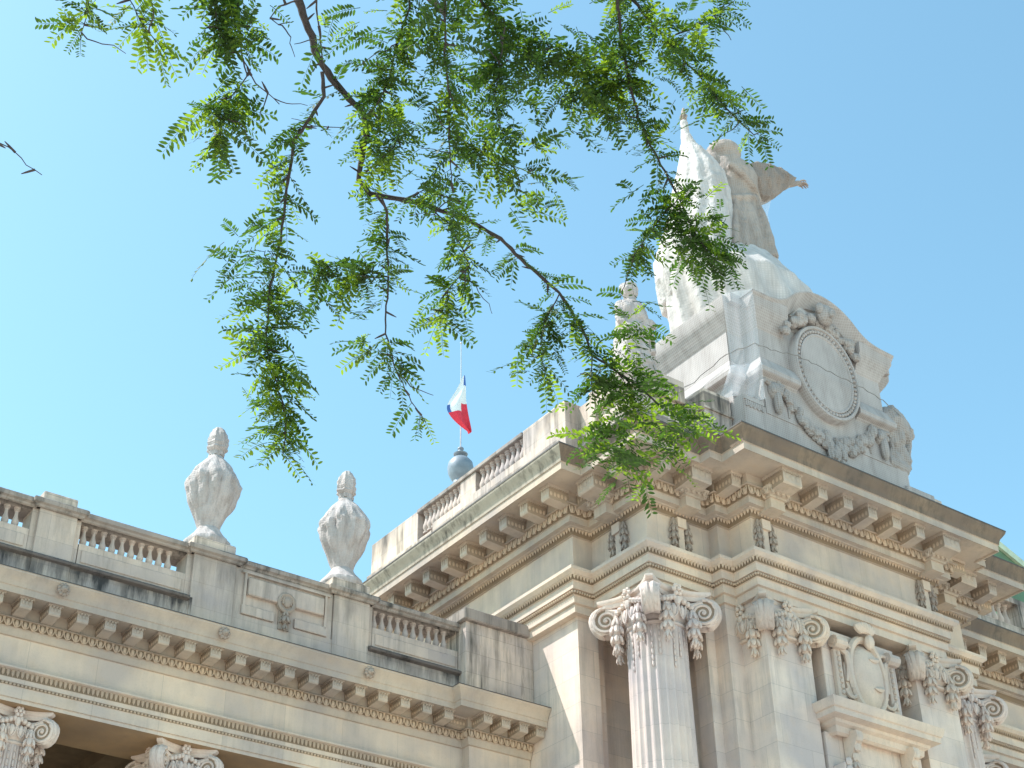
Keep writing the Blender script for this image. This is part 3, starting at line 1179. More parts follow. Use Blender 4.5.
mb.build('plinth', M_netstone, ped, smooth=25)
half_d = [(26.40, 30.0), (26.40, 25.42), (26.98, 25.42), (26.98, 24.78)]
pth = half_d + mir(half_d)
mb = MB()
mb.sweep([(-1.0, 25.0), (0, 25.0), (0.0, 28.7), (-1.0, 28.7)], pth)
mb.build('die', M_netstone, ped, smooth=25)
STRING = [(-0.3, 26.12), (0.0, 26.12), (0.06, 26.2), (0.22, 26.27), (0.24, 26.40), (0.10, 26.78), (0.02, 26.86), (-0.3, 26.86)]
TOPC = [(-0.3, 27.9), (0.0, 27.9), (0.06, 27.98), (0.10, 28.1), (0.26, 28.34), (0.34, 28.5), (0.37, 28.84), (-0.4, 28.98), (-0.6, 29.0)]
for nm, prof, xe in (('string_course', STRING, 28.28), ('cornice', TOPC, 28.0)):
    hp = half_d + [(xe, 24.78)]
    for side in (hp, mir(hp)):
        mb = MB()
        mb.sweep(prof, side)
        mb.build(nm, M_netstone, ped, smooth=25)
mb = MB()
mb.box(26.2, 32.75, 24.9, 30, 28.6, 28.92)
mb.build('top_slab', M_netstone, ped, smooth=0)
# arched head over the medallion
ac, R_ = Vector((29.475, 27.98)), 1.87
TH = 1.10
def arcp(r, th=TH, n=24):
    return [(ac.x + r * math.sin(a), ac.y + r * math.cos(a)) for a in [-th + 2 * th * k / n for k in range(n + 1)]]
mb = MB()
def band(r0, r1, y0, y1):
    o, i_ = arcp(r1), arcp(r0)
    for k in range(len(o) - 1):
        mb.prism([o[k], o[k + 1], i_[k + 1], i_[k]], 1, y0, y1)
def arch_path():
    """outer edge: round head running out through a hollow curve on to the level shoulders"""
    th = 0.80
    pts = [(ac.x + R_ * math.sin(a), ac.y + R_ * math.cos(a)) for a in [th * k / 12 for k in range(13)]]
    x0, z0 = pts[-1]
    x1, z1 = ac.x + 2.35, 28.86
    m = -math.tan(th)
    for k in range(1, 9):
        f = k / 8
        h00, h10, h01, h11 = 2 * f**3 - 3 * f**2 + 1, f**3 - 2 * f**2 + f, -2 * f**3 + 3 * f**2, f**3 - f**2
        dx = x1 - x0
        pts.append((x0 + dx * f, h00 * z0 + h10 * dx * m + h01 * z1 + h11 * dx * -0.05))
    pts.append((ac.x + 2.9, 28.84))
    left = [(2 * ac.x - x, z) for x, z in pts[:0:-1]]
    return left + pts
def arch_band(prof):
    P = [Vector(p) for p in arch_path()]
    n = len(P)
    nv = []
    for k in range(n):
        d = (P[min(k + 1, n - 1)] - P[max(k - 1, 0)]).normalized()
        nv.append(Vector((d.y, -d.x)))
    vs, fs = [], []
    for (off_, y) in prof:
        vs += [(P[k].x + nv[k].x * off_, y, P[k].y + nv[k].y * off_) for k in range(n)]
    for a in range(len(prof) - 1):
        for k in range(n - 1):
            q = a * n + k
            fs.append((q, q + 1, q + n + 1, q + n))
    mb.add(vs, fs)
arch_band([(0.44, 24.80), (0.42, 24.64), (0.35, 24.60), (0.29, 24.55), (0.15, 24.44), (0.07, 24.37), (0.04, 24.345), (0.0, 24.345), (0.0, 25.9)])
mb.build('arched_head', M_netstone, ped, smooth=35)
mb = MB()
mb.prism(arcp(1.80, 1.35), 1, 24.76, 25.9)
mb.build('arch_wall', M_netstone, ped, smooth=0)
# medallion
mc = Vector((29.48, 24.75, 27.18))


def oval(rx, rz, y, n=40):
    return [(mc.x + rx * math.cos(2 * PI * k / n), y, mc.z + rz * math.sin(2 * PI * k / n)) for k in range(n)]


mb = MB()
rings = [oval(1.310, 1.619, 24.80), oval(1.310, 1.619, 24.58), oval(1.277, 1.582, 24.52), oval(1.210, 1.500, 24.52), oval(1.184, 1.472, 24.60), oval(1.067, 1.343, 24.60), oval(1.050, 1.325, 24.55), oval(1.008, 1.279, 24.55), oval(0.983, 1.251, 24.58), oval(0.504, 0.644, 24.58)]
vs = [p for r in rings for p in r]
fs = []
for i in range(len(rings) - 1):
    for k in range(40):
        a, b = i * 40 + k, i * 40 + (k + 1) % 40
        fs.append((a, b, b + 40, a + 40))
fs.append([(len(rings) - 1) * 40 + k for k in range(40)])
mb.add(vs, fs)
for k in range(56):
    a = 2 * PI * k / 56
    mb.ball((mc.x + 1.126 * math.cos(a), 24.58, mc.z + 1.408 * math.sin(a)), (0.062, 0.06, 0.062), 6, 4)
mb.build('medallion', M_netstone, ped)
M_netdark = netting('netted_carving', (0.35, 0.32, 0.305))
# mask and fruit over the medallion
rnd = random.Random(3)
mb = MB()
for k in range(46):
    a = rnd.uniform(-1.15, 1.0)
    rr = rnd.uniform(1.72, 1.95)
    s = rnd.uniform(0.10, 0.20)
    mb.ball((mc.x + rr * 0.95 * math.sin(a), 24.56 + rnd.uniform(-0.06, 0.1), mc.z + rr * math.cos(a)), (s, s * 0.8, s * 0.9), 7, 5)
mb.ball((mc.x + 0.05, 24.38, mc.z + 1.98), (0.30, 0.26, 0.36), 10, 8)
mb.ball((mc.x + 0.05, 24.12, mc.z + 1.88), (0.09, 0.1, 0.14), 8, 6)
for s in (-1, 1):
    mb.ball((mc.x + 0.05 + s * 0.24, 24.32, mc.z + 2.1), (0.14, 0.14, 0.2), 8, 6)
mb.build('mask_relief', M_netdark, ped)
# swag of leaves under it
mb = MB()
for k in range(150):
    f = rnd.uniform(-1, 1)
    x = mc.x + 1.95 * f
    z = 26.05 - 1.25 * (1 - f * f) + rnd.uniform(-0.22, 0.22) * (1.2 - abs(f) * 0.6)
    s = rnd.uniform(0.08, 0.15)
    mb.ball((x, 24.73 + rnd.uniform(-0.06, 0.04), z), (s, s * 0.8, s * 1.2), 6, 4)
for k in range(24):
    s = rnd.uniform(0.08, 0.14)
    mb.ball((mc.x + rnd.uniform(-0.3, 0.3), 24.64, 24.75 - rnd.uniform(0.0, 0.75)), (s, s, s * 1.5), 6, 4)
mb.build('garland', M_netdark, ped)
sk0 = None
for x in (27.35, 31.6):
    if sk0 is None:
        mb = MB()
        mb.ball((0, -0.05, 0.1), (0.24, 0.2, 0.3), 10, 8)
        mb.ball((0, -0.14, -0.3), (0.13, 0.14, 0.42), 8, 6)
        for s in (-1, 1):
            mb.ball((s * 0.13, -0.16, 0.05), (0.09, 0.08, 0.12), 8, 6)
            mb.tube([(s * 0.16, -0.05, 0.3), (s * 0.36, -0.06, 0.36), (s * 0.48, -0.08, 0.22), (s * 0.5, -0.1, 0.05)], [0.09, 0.08, 0.06, 0.025], 7)
            mb.tube([(s * 0.42, -0.05, 0.3), (s * 0.52, -0.03, -0.2), (s * 0.5, -0.02, -0.6)], [0.05, 0.08, 0.03], 6)
        sk0 = mb.build('skull_relief', M_netdark, ped)
        sk0.location = (x, 24.80, 25.72)
    else:
        link_copy(sk0, ped, (x, 24.80, 25.72))
# net pulled tight over the corner recesses
def sheet(mb, a, b, c, d, n=10, sag=0.0, folds=0.05, freq=9.0, mi=0, seed=0, outv=(0, -1, 0)):
    """a-b top edge, d-c bottom edge"""
    a, b, c, d = (Vector(q) for q in (a, b, c, d))
    o = Vector(outv)
    vs, fs = [], []
    for i in range(n + 1):
        for j in range(n + 1):
            u, v = i / n, j / n
            p = (a * (1 - u) + b * u) * (1 - v) + (d * (1 - u) + c * u) * v
            p = p + o * (folds * math.sin(u * freq + seed + v * 2) * (0.3 + v) + sag * math.sin(PI * u) * math.sin(PI * v))
            vs.append(p[:])
    for i in range(n):
        for j in range(n):
            k = i * (n + 1) + j
            fs.append((k, k + 1, k + n + 2, k + n + 1))
    mb.add(vs, fs, mi)


mb = MB()
sheet(mb, (26.02, 25.04, 28.86), (26.58, 24.38, 28.86), (26.75, 24.5, 26.45), (26.14, 25.16, 26.45), 14, folds=0.05, freq=15)
sheet(mb, (26.14, 25.14, 26.45), (26.75, 24.48, 26.45), (26.70, 24.52, 25.2), (25.55, 25.12, 25.2), 14, folds=0.06, freq=17, sag=0.12)
mb.build('net', M_sheer, ped, fix=False)
# tie rope round the pedestal
mb = MB()
pts = [(26.0, 28.6, 26.75), (26.02, 26.5, 26.62), (26.08, 25.2, 26.85), (26.55, 24.5, 27.0), (27.2, 24.40, 26.95), (28.0, 24.36, 27.1), (28.6, 24.34, 27.08), (29.6, 24.36, 27.05), (30.7, 24.34, 27.0), (31.6, 24.42, 26.95), (32.4, 24.5, 26.75), (32.9, 24.9, 26.75)]
fine = []
for i in range(len(pts) - 1):
    for k in range(5):
        f = k / 5
        p = Vector(pts[i]) * (1 - f) + Vector(pts[i + 1]) * f
        fine.append(p + Vector((0, 0, 0.03 * math.sin(i * 5 + k * 2.1))))
mb.tube(fine, 0.013, 5)
tag(mb.build('rope', M_rope), 'dark cord tied across the netted oval medallion', 'rope')

# ================================================================== STATUES
def remesh(o, voxel=0.09, smooth=4, disp=0.05, scale=0.35, seed=0):
    m = o.modifiers.new('remesh', 'REMESH')
    m.mode = 'VOXEL'
    m.voxel_size = voxel
    s = o.modifiers.new('smooth', 'SMOOTH')
    s.iterations = smooth
    s.factor = 0.6
    if disp:
        tx = bpy.data.textures.new('folds', 'CLOUDS')
        tx.noise_scale = scale
        d = o.modifiers.new('folds', 'DISPLACE')
        d.texture = tx
        d.strength = disp
        d.mid_level = 0.5
        d.texture_coords = 'LOCAL'
    o.modifiers.update() if hasattr(o.modifiers, 'update') else None


def rings_loft(mb, rings, seg=20, fold=0.0, nf=7, ph=0.0):
    """rings: (cx, cy, z, rx, ry)"""
    vs, fs = [], []
    for i, (cx, cyy, z, rx, ry) in enumerate(rings):
        for k in range(seg):
            a = 2 * PI * k / seg
            w = 1 + fold * math.sin(a * nf + ph + i * 0.25)
            vs.append((cx + rx * w * math.cos(a), cyy + ry * w * math.sin(a), z))
    for i in range(len(rings) - 1):
        for k in range(seg):
            a, b = i * seg + k, i * seg + (k + 1) % seg
            fs.append((a, b, b + seg, a + seg))
    fs.append(list(range(seg))[::-1])
    fs.append([(len(rings) - 1) * seg + k for k in range(seg)])
    mb.add(vs, fs)


SY = 26.8


def S(px, py, y=SY):
    return at(px, py, 1, y)


st = thing('rooftop_statue', 'tall statue with raised arm wrapped in white netting, crowning the pedestal', 'statue')
# figure: body, head, outstretched arm with hanging drape
mb = MB()
def span(pyl, xl, xr, depth, y=SY):
    a, b = S(xl, pyl, y), S(xr, pyl, y)
    return ((a.x + b.x) / 2, y, (a.z + b.z) / 2, (b.x - a.x) / 2, depth)
bodyr = [span(p, l, r, d) for p, l, r, d in ((288, 698, 774, 0.95), (275, 701, 772, 0.9), (262, 704, 771, 0.85), (250, 708, 768, 0.80), (238, 712, 764, 0.74), (226, 715, 760, 0.68), (215, 717, 757, 0.62), (205, 718, 754, 0.58), (195, 718, 752, 0.56), (186, 718, 753, 0.6), (178, 717, 753, 0.62), (168, 717, 750, 0.52))]
seg_ = 72
vs, fs = [], []
for i, (cx, cyy, z, rx, ry) in enumerate(bodyr):
    low = max(0.0, min(1.0, (8 - i) / 8))                      # folds deepen towards the hem
    for k in range(seg_):
        a = 2 * PI * k / seg_
        w = 1 + (0.04 + 0.13 * low) * (abs(math.sin(a * 6.0 + 0.25 * i + 0.8 * math.sin(a * 2))) - 0.55)
        vs.append((cx + rx * w * math.cos(a), cyy + ry * w * math.sin(a), z))
for i in range(len(bodyr) - 1):
    for k in range(seg_):
        a, b = i * seg_ + k, i * seg_ + (k + 1) % seg_
        fs.append((a, b, b + seg_, a + seg_))
fs.append(list(range(seg_))[::-1])
fs.append([(len(bodyr) - 1) * seg_ + k for k in range(seg_)])
mb.add(vs, fs)
# sash crossing the chest and girdle
def front(px, py, dy):
    q = S(px, py)
    return Vector((q.x, SY - dy, q.z))
mb.tube([front(719, 172, 0.5), front(728, 184, 0.66), (front(740, 197, 0.62)), front(752, 208, 0.35)], [0.12, 0.15, 0.14, 0.10], 8)
mb.tube([front(717, 204, 0.35), front(727, 207, 0.60), front(740, 207, 0.60), front(753, 205, 0.30)], [0.09, 0.11, 0.11, 0.09], 8)
for (x0, x1) in ((724, 716), (731, 727), (739, 742), (746, 755)):
    mb.tube([front(x0, 208, 0.52), front((x0 + x1) / 2, 235, 0.70), front(x1, 272, 0.88)], [0.08, 0.13, 0.16], 7)
h = S(726, 158)
mb.ball(h, (0.46, 0.48, 0.56), 14, 10)
mb.ball(h + Vector((-0.05, 0.05, 0.18)), (0.60, 0.60, 0.42), 14, 10)
mb.ball(h + Vector((-0.42, 0.2, -0.35)), (0.35, 0.35, 0.5), 12, 8)
mb.ball(h + Vector((0.10, -0.46, -0.08)), (0.09, 0.13, 0.14), 8, 6)
mb.ball(h + Vector((0.02, -0.36, -0.30)), (0.20, 0.16, 0.14), 8, 6)
mb.ball(h + Vector((0.02, -0.36, 0.14)), (0.30, 0.14, 0.10), 8, 6)
mb.tube([h + Vector((0.3, 0.1, 0.3)), h + Vector((0.45, 0.05, -0.2)), h + Vector((0.75, 0.0, -0.5))], [0.16, 0.2, 0.24], 8)
sh = S(742, 176)
arm = [S(735, 182), S(752, 183), S(768, 184), S(780, 185), S(788, 184.5)]
mb.tube(arm, [0.42, 0.42, 0.36, 0.24, 0.12], 10)
mb.tube([S(732, 172), S(748, 172), S(762, 176), S(774, 180), S(784, 183)], [0.30, 0.28, 0.26, 0.20, 0.12], 10)
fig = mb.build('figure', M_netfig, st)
remesh(fig, 0.05, 2, 0.07, 0.3)
mb = MB()
# hand with five bent fingers
hb = S(799, 183)
mb.tube([S(784, 184), S(792, 184), hb], [0.16, 0.12, 0.085], 8)
mb.ball(hb, (0.14, 0.085, 0.08), 8, 6)
for k in range(4):
    o = Vector((0, 0.07 * (k - 1.5), 0))
    L = (0.26, 0.32, 0.30, 0.22)[k]
    mb.tube([hb + o + Vector((0.08, 0, 0)), hb + o + Vector((0.08 + L * 0.6, 0, 0.03)), hb + o + Vector((0.08 + L, 0, -0.03))], [0.035, 0.032, 0.022], 6)
mb.tube([hb + Vector((-0.02, -0.09, 0.02)), hb + Vector((0.08, -0.15, 0.06)), hb + Vector((0.18, -0.17, 0.05))], [0.035, 0.03, 0.022], 6)
mb.build('hand', M_frieze, fig)
# cloak hanging from the outstretched arm
mb = MB()
pts_t = [(741, 169), (750, 166), (762, 168), (773, 172), (782, 177.5), (789, 182.5)]
pts_b = [(749, 194), (756, 200.5), (766, 201.5), (774, 198), (781.5, 192), (789, 186)]
vs = []
n = len(pts_t)
for dy, lst in ((-0.30, pts_t), (-0.42, [((a[0] + b[0]) / 2, (a[1] + b[1]) / 2) for a, b in zip(pts_t, pts_b)]), (-0.3, pts_b), (0.35, pts_b), (0.45, pts_t)):
    for p in lst:
        q = S(*p)
        vs.append((q.x, q.y + dy, q.z))
fs = []
for i in range(5):
    for k in range(n - 1):
        a = i * n + k
        b = ((i + 1) % 5) * n + k
        fs.append((a, a + 1, b + 1, b))
fs.append([i * n for i in range(5)])
fs.append([i * n + n - 1 for i in range(5)][::-1])
mb.add(vs, fs)
for k in range(4):
    f = (k + 0.5) / 4
    p0, p1 = pts_t[k], pts_b[min(5, k + 1)]
    a_, b_ = S(*p0), S(*p1)
    mb.tube([Vector((a_.x, a_.y - 0.32, a_.z - 0.05)), Vector(((a_.x + b_.x) / 2 + 0.06, a_.y - 0.44, (a_.z + b_.z) / 2)), Vector((b_.x, b_.y - 0.28, b_.z + 0.05))], [0.07, 0.10, 0.06], 7)
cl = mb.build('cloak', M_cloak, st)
remesh(cl, 0.045, 2, 0.07, 0.25)
# raised arm and net falling from it
mb = MB()
rings_loft(mb, [span(p, l, r, d, SY + 0.25) for p, l, r, d in (
    (300, 679, 728, 1.5), (280, 670, 724, 1.4), (262, 667, 722, 1.3), (240, 672, 723, 1.15), (215, 679, 723, 1.0), (193, 680, 721, 0.9), (175, 683, 717, 0.75), (160, 684, 706, 0.55),
    (148, 684, 694, 0.34), (135, 682.5, 688, 0.17), (124, 681.5, 686.5, 0.12))], 60, 0.05, 13)
mb.ball(S(684, 124, SY + 0.25), (0.14, 0.14, 0.2), 8, 6)
nt_ = mb.build('draped_net', M_net, st)
remesh(nt_, 0.06, 1, 0.08, 0.3)
# raised wrist and fingers closed round the tip of a staff
mb = MB()
tip = S(684, 119, SY + 0.25)
mb.tube([tip + Vector((0, 0, -0.4)), tip, tip + Vector((0.0, 0, 0.35)), tip + Vector((0.02, 0, 0.48))], [0.10, 0.09, 0.07, 0.04], 8)
for k in range(5):
    a = k * 1.1
    mb.tube([tip + Vector((0.09 * math.cos(a), 0.09 * math.sin(a), -0.06)), tip + Vector((0.12 * math.cos(a + 0.5), 0.12 * math.sin(a + 0.5), 0.06)), tip + Vector((0.09 * math.cos(a + 1), 0.09 * math.sin(a + 1), 0.17))], [0.035, 0.033, 0.025], 6)
mb.build('raised_hand', M_frieze, st)
# skirt of net down to the pedestal top
mb = MB()
sk_r = [span(p, l, r, d) for p, l, r, d in ((338, 672, 832, 2.5), (318, 676, 806, 2.2), (300, 680, 796, 1.9), (290, 684, 789, 1.65), (280, 692, 783, 1.4), (270, 702, 777, 1.1), (264, 710, 772, 0.95))]
sk_r = [(29.4, 26.9, 28.86, 3.15, 2.4), (29.4, 26.9, 29.1, 2.95, 2.3)] + [(c[0], c[1], c[2], c[3], min(c[4], 2.4)) for c in sk_r[2:]]
rings_loft(mb, sk_r, 72, 0.035, 17)
skt = mb.build('net_skirt', M_net, st)
remesh(skt, 0.08, 2, 0.06, 0.6)
# sheer net between cloak and hip, and the bundle at the hip
mb = MB()
sheet(mb, S(756, 199), S(772, 196), S(768, 216), S(757, 232), 8, folds=0.03)
sheet(mb, S(768, 214), S(773, 262), S(760, 262), S(757, 230), 8, folds=0.03)
mb.build('net', M_sheer, st, fix=False)
mb = MB()
mb.ball(S(763, 245), (0.36, 0.4, 0.75), 12, 8)
mb.ball(S(757, 222), (0.22, 0.3, 0.6), 10, 8)
bun = mb.build('bundle', M_netfig, st)
remesh(bun, 0.06, 3, 0.08, 0.3)

# small statue on the corner block
st2 = thing('corner_statue', 'smaller weathered standing statue on the pavilion corner, half behind leaves', 'statue')
mb = MB()
bx_, by_ = 23.65, 26.35
mb.box(bx_ - 0.6, bx_ + 0.6, by_ - 0.6, by_ + 0.6, 25.32, 25.6, bev=0.04)
rings_loft(mb, [(bx_, by_, z, rx, ry) for z, rx, ry in ((25.55, 0.58, 0.55), (26.0, 0.60, 0.56), (26.6, 0.55, 0.52), (27.1, 0.50, 0.46), (27.5, 0.44, 0.38), (27.9, 0.48, 0.38), (28.2, 0.40, 0.32), (28.38, 0.16, 0.16))], 18, 0.07, 8)
mb.ball((bx_ - 0.03, by_ - 0.05, 28.66), (0.21, 0.24, 0.29), 12, 9)
mb.ball((bx_ - 0.02, by_ + 0.02, 28.78), (0.25, 0.26, 0.24), 12, 9)
mb.tube([(bx_ + 0.36, by_, 28.1), (bx_ + 0.58, by_ - 0.15, 27.6), (bx_ + 0.30, by_ - 0.45, 27.3)], [0.15, 0.13, 0.10], 8)
mb.tube([(bx_ - 0.36, by_, 28.1), (bx_ - 0.52, by_ - 0.1, 27.5), (bx_ - 0.40, by_ - 0.35, 27.0)], [0.15, 0.13, 0.10], 8)
mb.ball((bx_ + 0.12, by_ - 0.05, 28.95), (0.14, 0.14, 0.12), 8, 6)
mb.tube([(bx_ - 0.1, by_ - 0.25, 28.2), (bx_ + 0.2, by_ - 0.4, 27.4), (bx_ + 0.3, by_ - 0.45, 26.4)], [0.12, 0.16, 0.12], 8)
f2 = mb.build('figure', M_urn, st2)
remesh(f2, 0.05, 1, 0.20, 0.28)

# crouching netted figure at the right end of the pedestal
st3 = thing('netted_trophy', 'grey carved trophy bulging under net at the right end of the pedestal', 'statue')
mb = MB()
mb.box(32.4, 33.55, 24.70, 27.0, 23.03, 24.50, bev=0.03)
mb.build('block', M_netstone, st3, smooth=0)
mb = MB()
def T(px, py):
    return at(px, py, 1, 25.0)
mb.tube([T(886, 432), T(893, 446), T(905, 466)], [0.35, 0.30, 0.28], 10)
mb.tube([T(885, 412), T(898, 424), T(911, 433)], [0.32, 0.30, 0.14], 10)
mb.ball(T(911, 436), (0.12, 0.14, 0.16), 8, 6)
mb.tube([T(884, 452), T(896, 463), T(908, 470)], [0.30, 0.26, 0.16], 10)
mb.ball(T(888, 425), (0.5, 0.5, 0.6), 12, 8)
mb.tube([T(884, 462), T(895, 467), T(906, 472)], [0.30, 0.30, 0.22], 10)
mb.ball(T(893, 440), (0.35, 0.4, 0.45), 12, 8)
mb.tube([T(886, 418), T(899, 430), T(908, 442)], [0.4, 0.32, 0.2], 10)
mb.tube([T(909, 438), T(907, 455), T(909, 470)], [0.10, 0.12, 0.10], 8)
tr = mb.build('figure', M_netdark, st3)
remesh(tr, 0.05, 3, 0.10, 0.25)
mb = MB()
sheet(mb, T(886, 404), T(913, 432), T(910, 486), T(884, 474), 10, folds=0.05)
mb.build('net', M_sheer, st3, fix=False)

# ================================================================== LEFT COLONNADE WING
wing = thing('colonnade_wing', 'lower limestone colonnade wing on the left, with balustrade and bracketed cornice', 'building')
YW = 30.85
WE = [(-10, YW), (21.05, YW), (21.05, YW - 0.3), (22.95, YW - 0.3)]
W_ARCH = [(-1.7, 14.63, 3), (0.0, 14.63), (0.0, 14.70), (-0.012, 14.705), (-0.012, 14.72), (0.02, 14.725), (0.02, 14.965), (0.03, 14.97, 1), (0.03, 15.0, 1), (0.03, 15.03), (0.05, 15.035), (0.05, 15.12),
          (0.055, 15.13, 1), (0.06, 15.2, 1), (0.08, 15.28), (0.16, 15.31), (0.16, 15.345), (-0.02, 15.36), (-0.02, 16.05)]
mb = MB()
mb.sweep(W_ARCH, WE)
bead_row(mb, WE, 0.04, 15.0, 0.085, 0.03, lo=lambda p: p.x > 7)
leaf_row(mb, WE, 0.07, 15.205, 0.105, 0.15, lo=lambda p: p.x > 7)
mb.build('entablature', [M_ent, M_recess, M_ocarve, M_soffit], wing)
W_BED = [(-0.02, 16.05), (0.03, 16.06), (0.05, 16.12), (0.07, 16.2), (0.07, 16.23), (0.08, 16.24, 1), (0.09, 16.34, 1), (0.13, 16.40), (0.19, 16.40), (0.17, 16.43), (0.10, 16.44), (0.10, 16.72), (0.72, 16.72), (0.72, 16.69), (0.74, 16.68), (0.74, 16.83), (0.76, 16.84), (0.765, 16.87),
         (0.78, 16.93), (0.83, 17.0), (0.88, 17.07), (0.91, 17.10), (0.91, 17.135), (0.922, 17.14, 3), (0.922, 17.165, 3), (-0.3, 17.19)]
mb = MB()
mb.sweep(W_BED, WE)
egg_row(mb, WE, 0.10, 16.31, 0.19, 0.175, 0.075, lo=lambda p: p.x > 7)
mb.build('cornice', [M_cornice, M_recess, M_ocarve, M_lead], wing)
wm = None
x = 13.776 + 0.11
xs = [x + 0.635 * k for k in range(-10, 12)]
for x in xs:
    if x > 20.6:
        continue
    if wm is None:
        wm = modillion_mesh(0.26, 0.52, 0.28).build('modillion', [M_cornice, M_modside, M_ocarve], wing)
        o = wm
    else:
        o = link_copy(wm, wing)
    o.location = (x, YW - 0.10, 16.719)
    o.rotation_euler = (0, 0, PI)
for x in (21.2, 21.75, 22.3, 22.82):
    o = link_copy(wm, wing, (x, YW - 0.40, 16.719), PI)
o = link_copy(wm, wing, (20.95, YW - 0.2, 16.719), PI / 2)
# lion-mask spouts on the cymatium
ros = None
for x in (13.93, 17.78, 10.1):
    if ros is None:
        mb = MB()
        for k in range(9):
            a = 2 * PI * k / 9
            mb.ball((0.10 * math.cos(a), -0.03, 0.11 * math.sin(a)), (0.05, 0.06, 0.05), 7, 5)
        mb.ball((0, -0.07, 0), (0.08, 0.09, 0.09), 8, 6)
        mb.ball((0, -0.15, -0.03), (0.045, 0.05, 0.04), 7, 5)
        ros = mb.build('rosette_spout', M_frieze, wing)
        ros.location = (x, 30.0, 16.97)
    else:
        link_copy(ros, wing, (x, 30.0, 16.97))
# portico inside
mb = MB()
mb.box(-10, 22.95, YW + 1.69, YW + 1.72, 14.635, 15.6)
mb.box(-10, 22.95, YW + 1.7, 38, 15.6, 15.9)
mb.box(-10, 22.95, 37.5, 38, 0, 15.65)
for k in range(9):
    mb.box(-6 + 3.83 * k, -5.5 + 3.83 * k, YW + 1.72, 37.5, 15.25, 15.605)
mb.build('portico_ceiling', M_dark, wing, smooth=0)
mb = MB()
mb.box(-10, 22.6, YW + 0.3, 38, 15.95, 17.1)
mb.build('roof_slab', M_coping, wing, smooth=0)
# end wall, where the wing meets the pavilion
mb = MB()
mb.box(21.05, 22.95, YW - 0.28, YW + 1.6, 0, 14.64)
mb.build('wall', M_wall, wing, smooth=0)
wc = None
for k in range(-3, 4):
    x = 9.95 + 3.84 * k
    if x > 20:
        continue
    if wc is None:
        wc = shaft_mesh(0.62, 0.52, 1.8, 14.63 - 0.72, drops=True).build('column', M_shaft, wing)
        wcap = capital_mesh(0.74).build('capital', [M_cap, M_capground], wc)
        wcap.scale = (0.70, 0.70, 0.75)
        wcap.location = (0, 0, 14.625)
        bb = link_copy(base0, wc, (0, 0, 0))
        bb.scale = (0.72, 0.72, 1.0)
        wc.location = (x, YW + 0.80, 0)
    else:
        copy_tree(wc, wing, (x, YW + 0.80, 0))

# attic of the wing
PY = 30.66                       # face of piers
mb = MB()
mb.box(-10, 20.9, PY, 31.5, 17.18, 17.9)                # plinth course
mb.build('attic_plinth', M_wingattic, wing, smooth=0)
mb = MB()
piers = [(9.50, 10.38), (13.28, 14.38), (17.08, 18.10), (5.7, 6.6), (1.9, 2.8)]
for a, b in piers:
    mb = MB()
    mb.box(a, b, PY - 0.03, 31.45, 17.3, 19.12, bev=0.008)
    mb.box(a - 0.13, a + 0.03, PY + 0.06, 31.3, 18.0, 19.12)
    mb.box(b - 0.03, b + 0.13, PY + 0.06, 31.3, 18.0, 19.12)
    mb.build('pier', M_wingattic, wing, smooth=0)
mb = MB()
# panelled stretch between the urns
mb.box(14.40, 17.06, PY + 0.02, 31.4, 17.3, 19.12)
mb.build('attic_wall', M_wingattic, wing, smooth=0)
mb = MB()
zt, zb = 18.93, 18.40
fr = 0.05
mb.box(14.55, 16.95, PY - 0.06, PY + 0.03, 18.98, 19.04)
mb.box(14.62, 14.68, PY - 0.05, PY + 0.03, 18.1, 18.98)
mb.box(16.82, 16.88, PY - 0.05, PY + 0.03, 18.1, 18.98)
mb.box(14.72, 16.78, PY - 0.10, PY + 0.03, 18.42, 18.88, bev=0.02)
mb.box(14.60, 15.47, PY - 0.05, PY + 0.03, 17.92, 18.16, bev=0.012)
mb.box(16.02, 16.92, PY - 0.05, PY + 0.03, 17.92, 18.16, bev=0.012)
mb.build('attic_panel', M_wingattic, wing, smooth=0)
mb = MB()
mcx, mcz = 15.74, 18.46
mb.tube([(mcx + 0.20 * math.cos(a), PY - 0.10, mcz + 0.22 * math.sin(a)) for a in [2 * PI * k / 24 for k in range(25)]], 0.055, 6)
mb.tube([(mcx, PY + 0.03, mcz), (mcx, PY - 0.10, mcz)], [0.24, 0.2], 20)
mb.ball((mcx, PY - 0.13, mcz + 0.01), (0.10, 0.07, 0.14), 8, 6)
for k in range(9):
    a = PI * (-0.1 + 1.2 * k / 8)
    mb.ball((mcx + 0.11 * math.cos(a), PY - 0.12, mcz + 0.02 + 0.13 * math.sin(a)), (0.04, 0.04, 0.045), 6, 4)
mb.box(mcx - 0.15, mcx + 0.15, PY - 0.04, PY + 0.03, 17.78, 18.3, bev=0.01)
garland(mb, (mcx, PY - 0.09, 18.28), 0.5, 0.14, 3, seed=5)
mb.build('medallion', M_frieze, wing)
# balustrade bays
ledge_runs = [(-10, 13.25), (18.12, 20.85)]
mb = MB()
for a, b in ledge_runs:
    mb.prism([(PY + 0.02, 17.86), (PY - 0.10, 17.9), (PY - 0.12, 17.94), (PY - 0.09, 17.985), (PY + 0.02, 18.01)], 0, a, b)
mb.build('ledge', M_ledge, wing)
mb = MB()
for a, b in [(10.53, 13.14), (18.24, 20.8), (6.74, 9.36), (2.94, 5.56), (-10, 1.76)]:
    mb = MB()
    mb.box(a, b, PY + 0.05, 31.35, 17.95, 18.56)
    mb.box(a + 0.08, b - 0.08, PY + 0.02, PY + 0.1, 18.1, 18.40, bev=0.012)
    mb.build('balustrade_base', M_wingattic, wing, smooth=0)
mb = MB()
prof = [(0.0, 19.10), (0.04, 19.12), (0.06, 19.16), (0.12, 19.19), (0.13, 19.27), (0.10, 19.31), (-0.35, 19.34)]
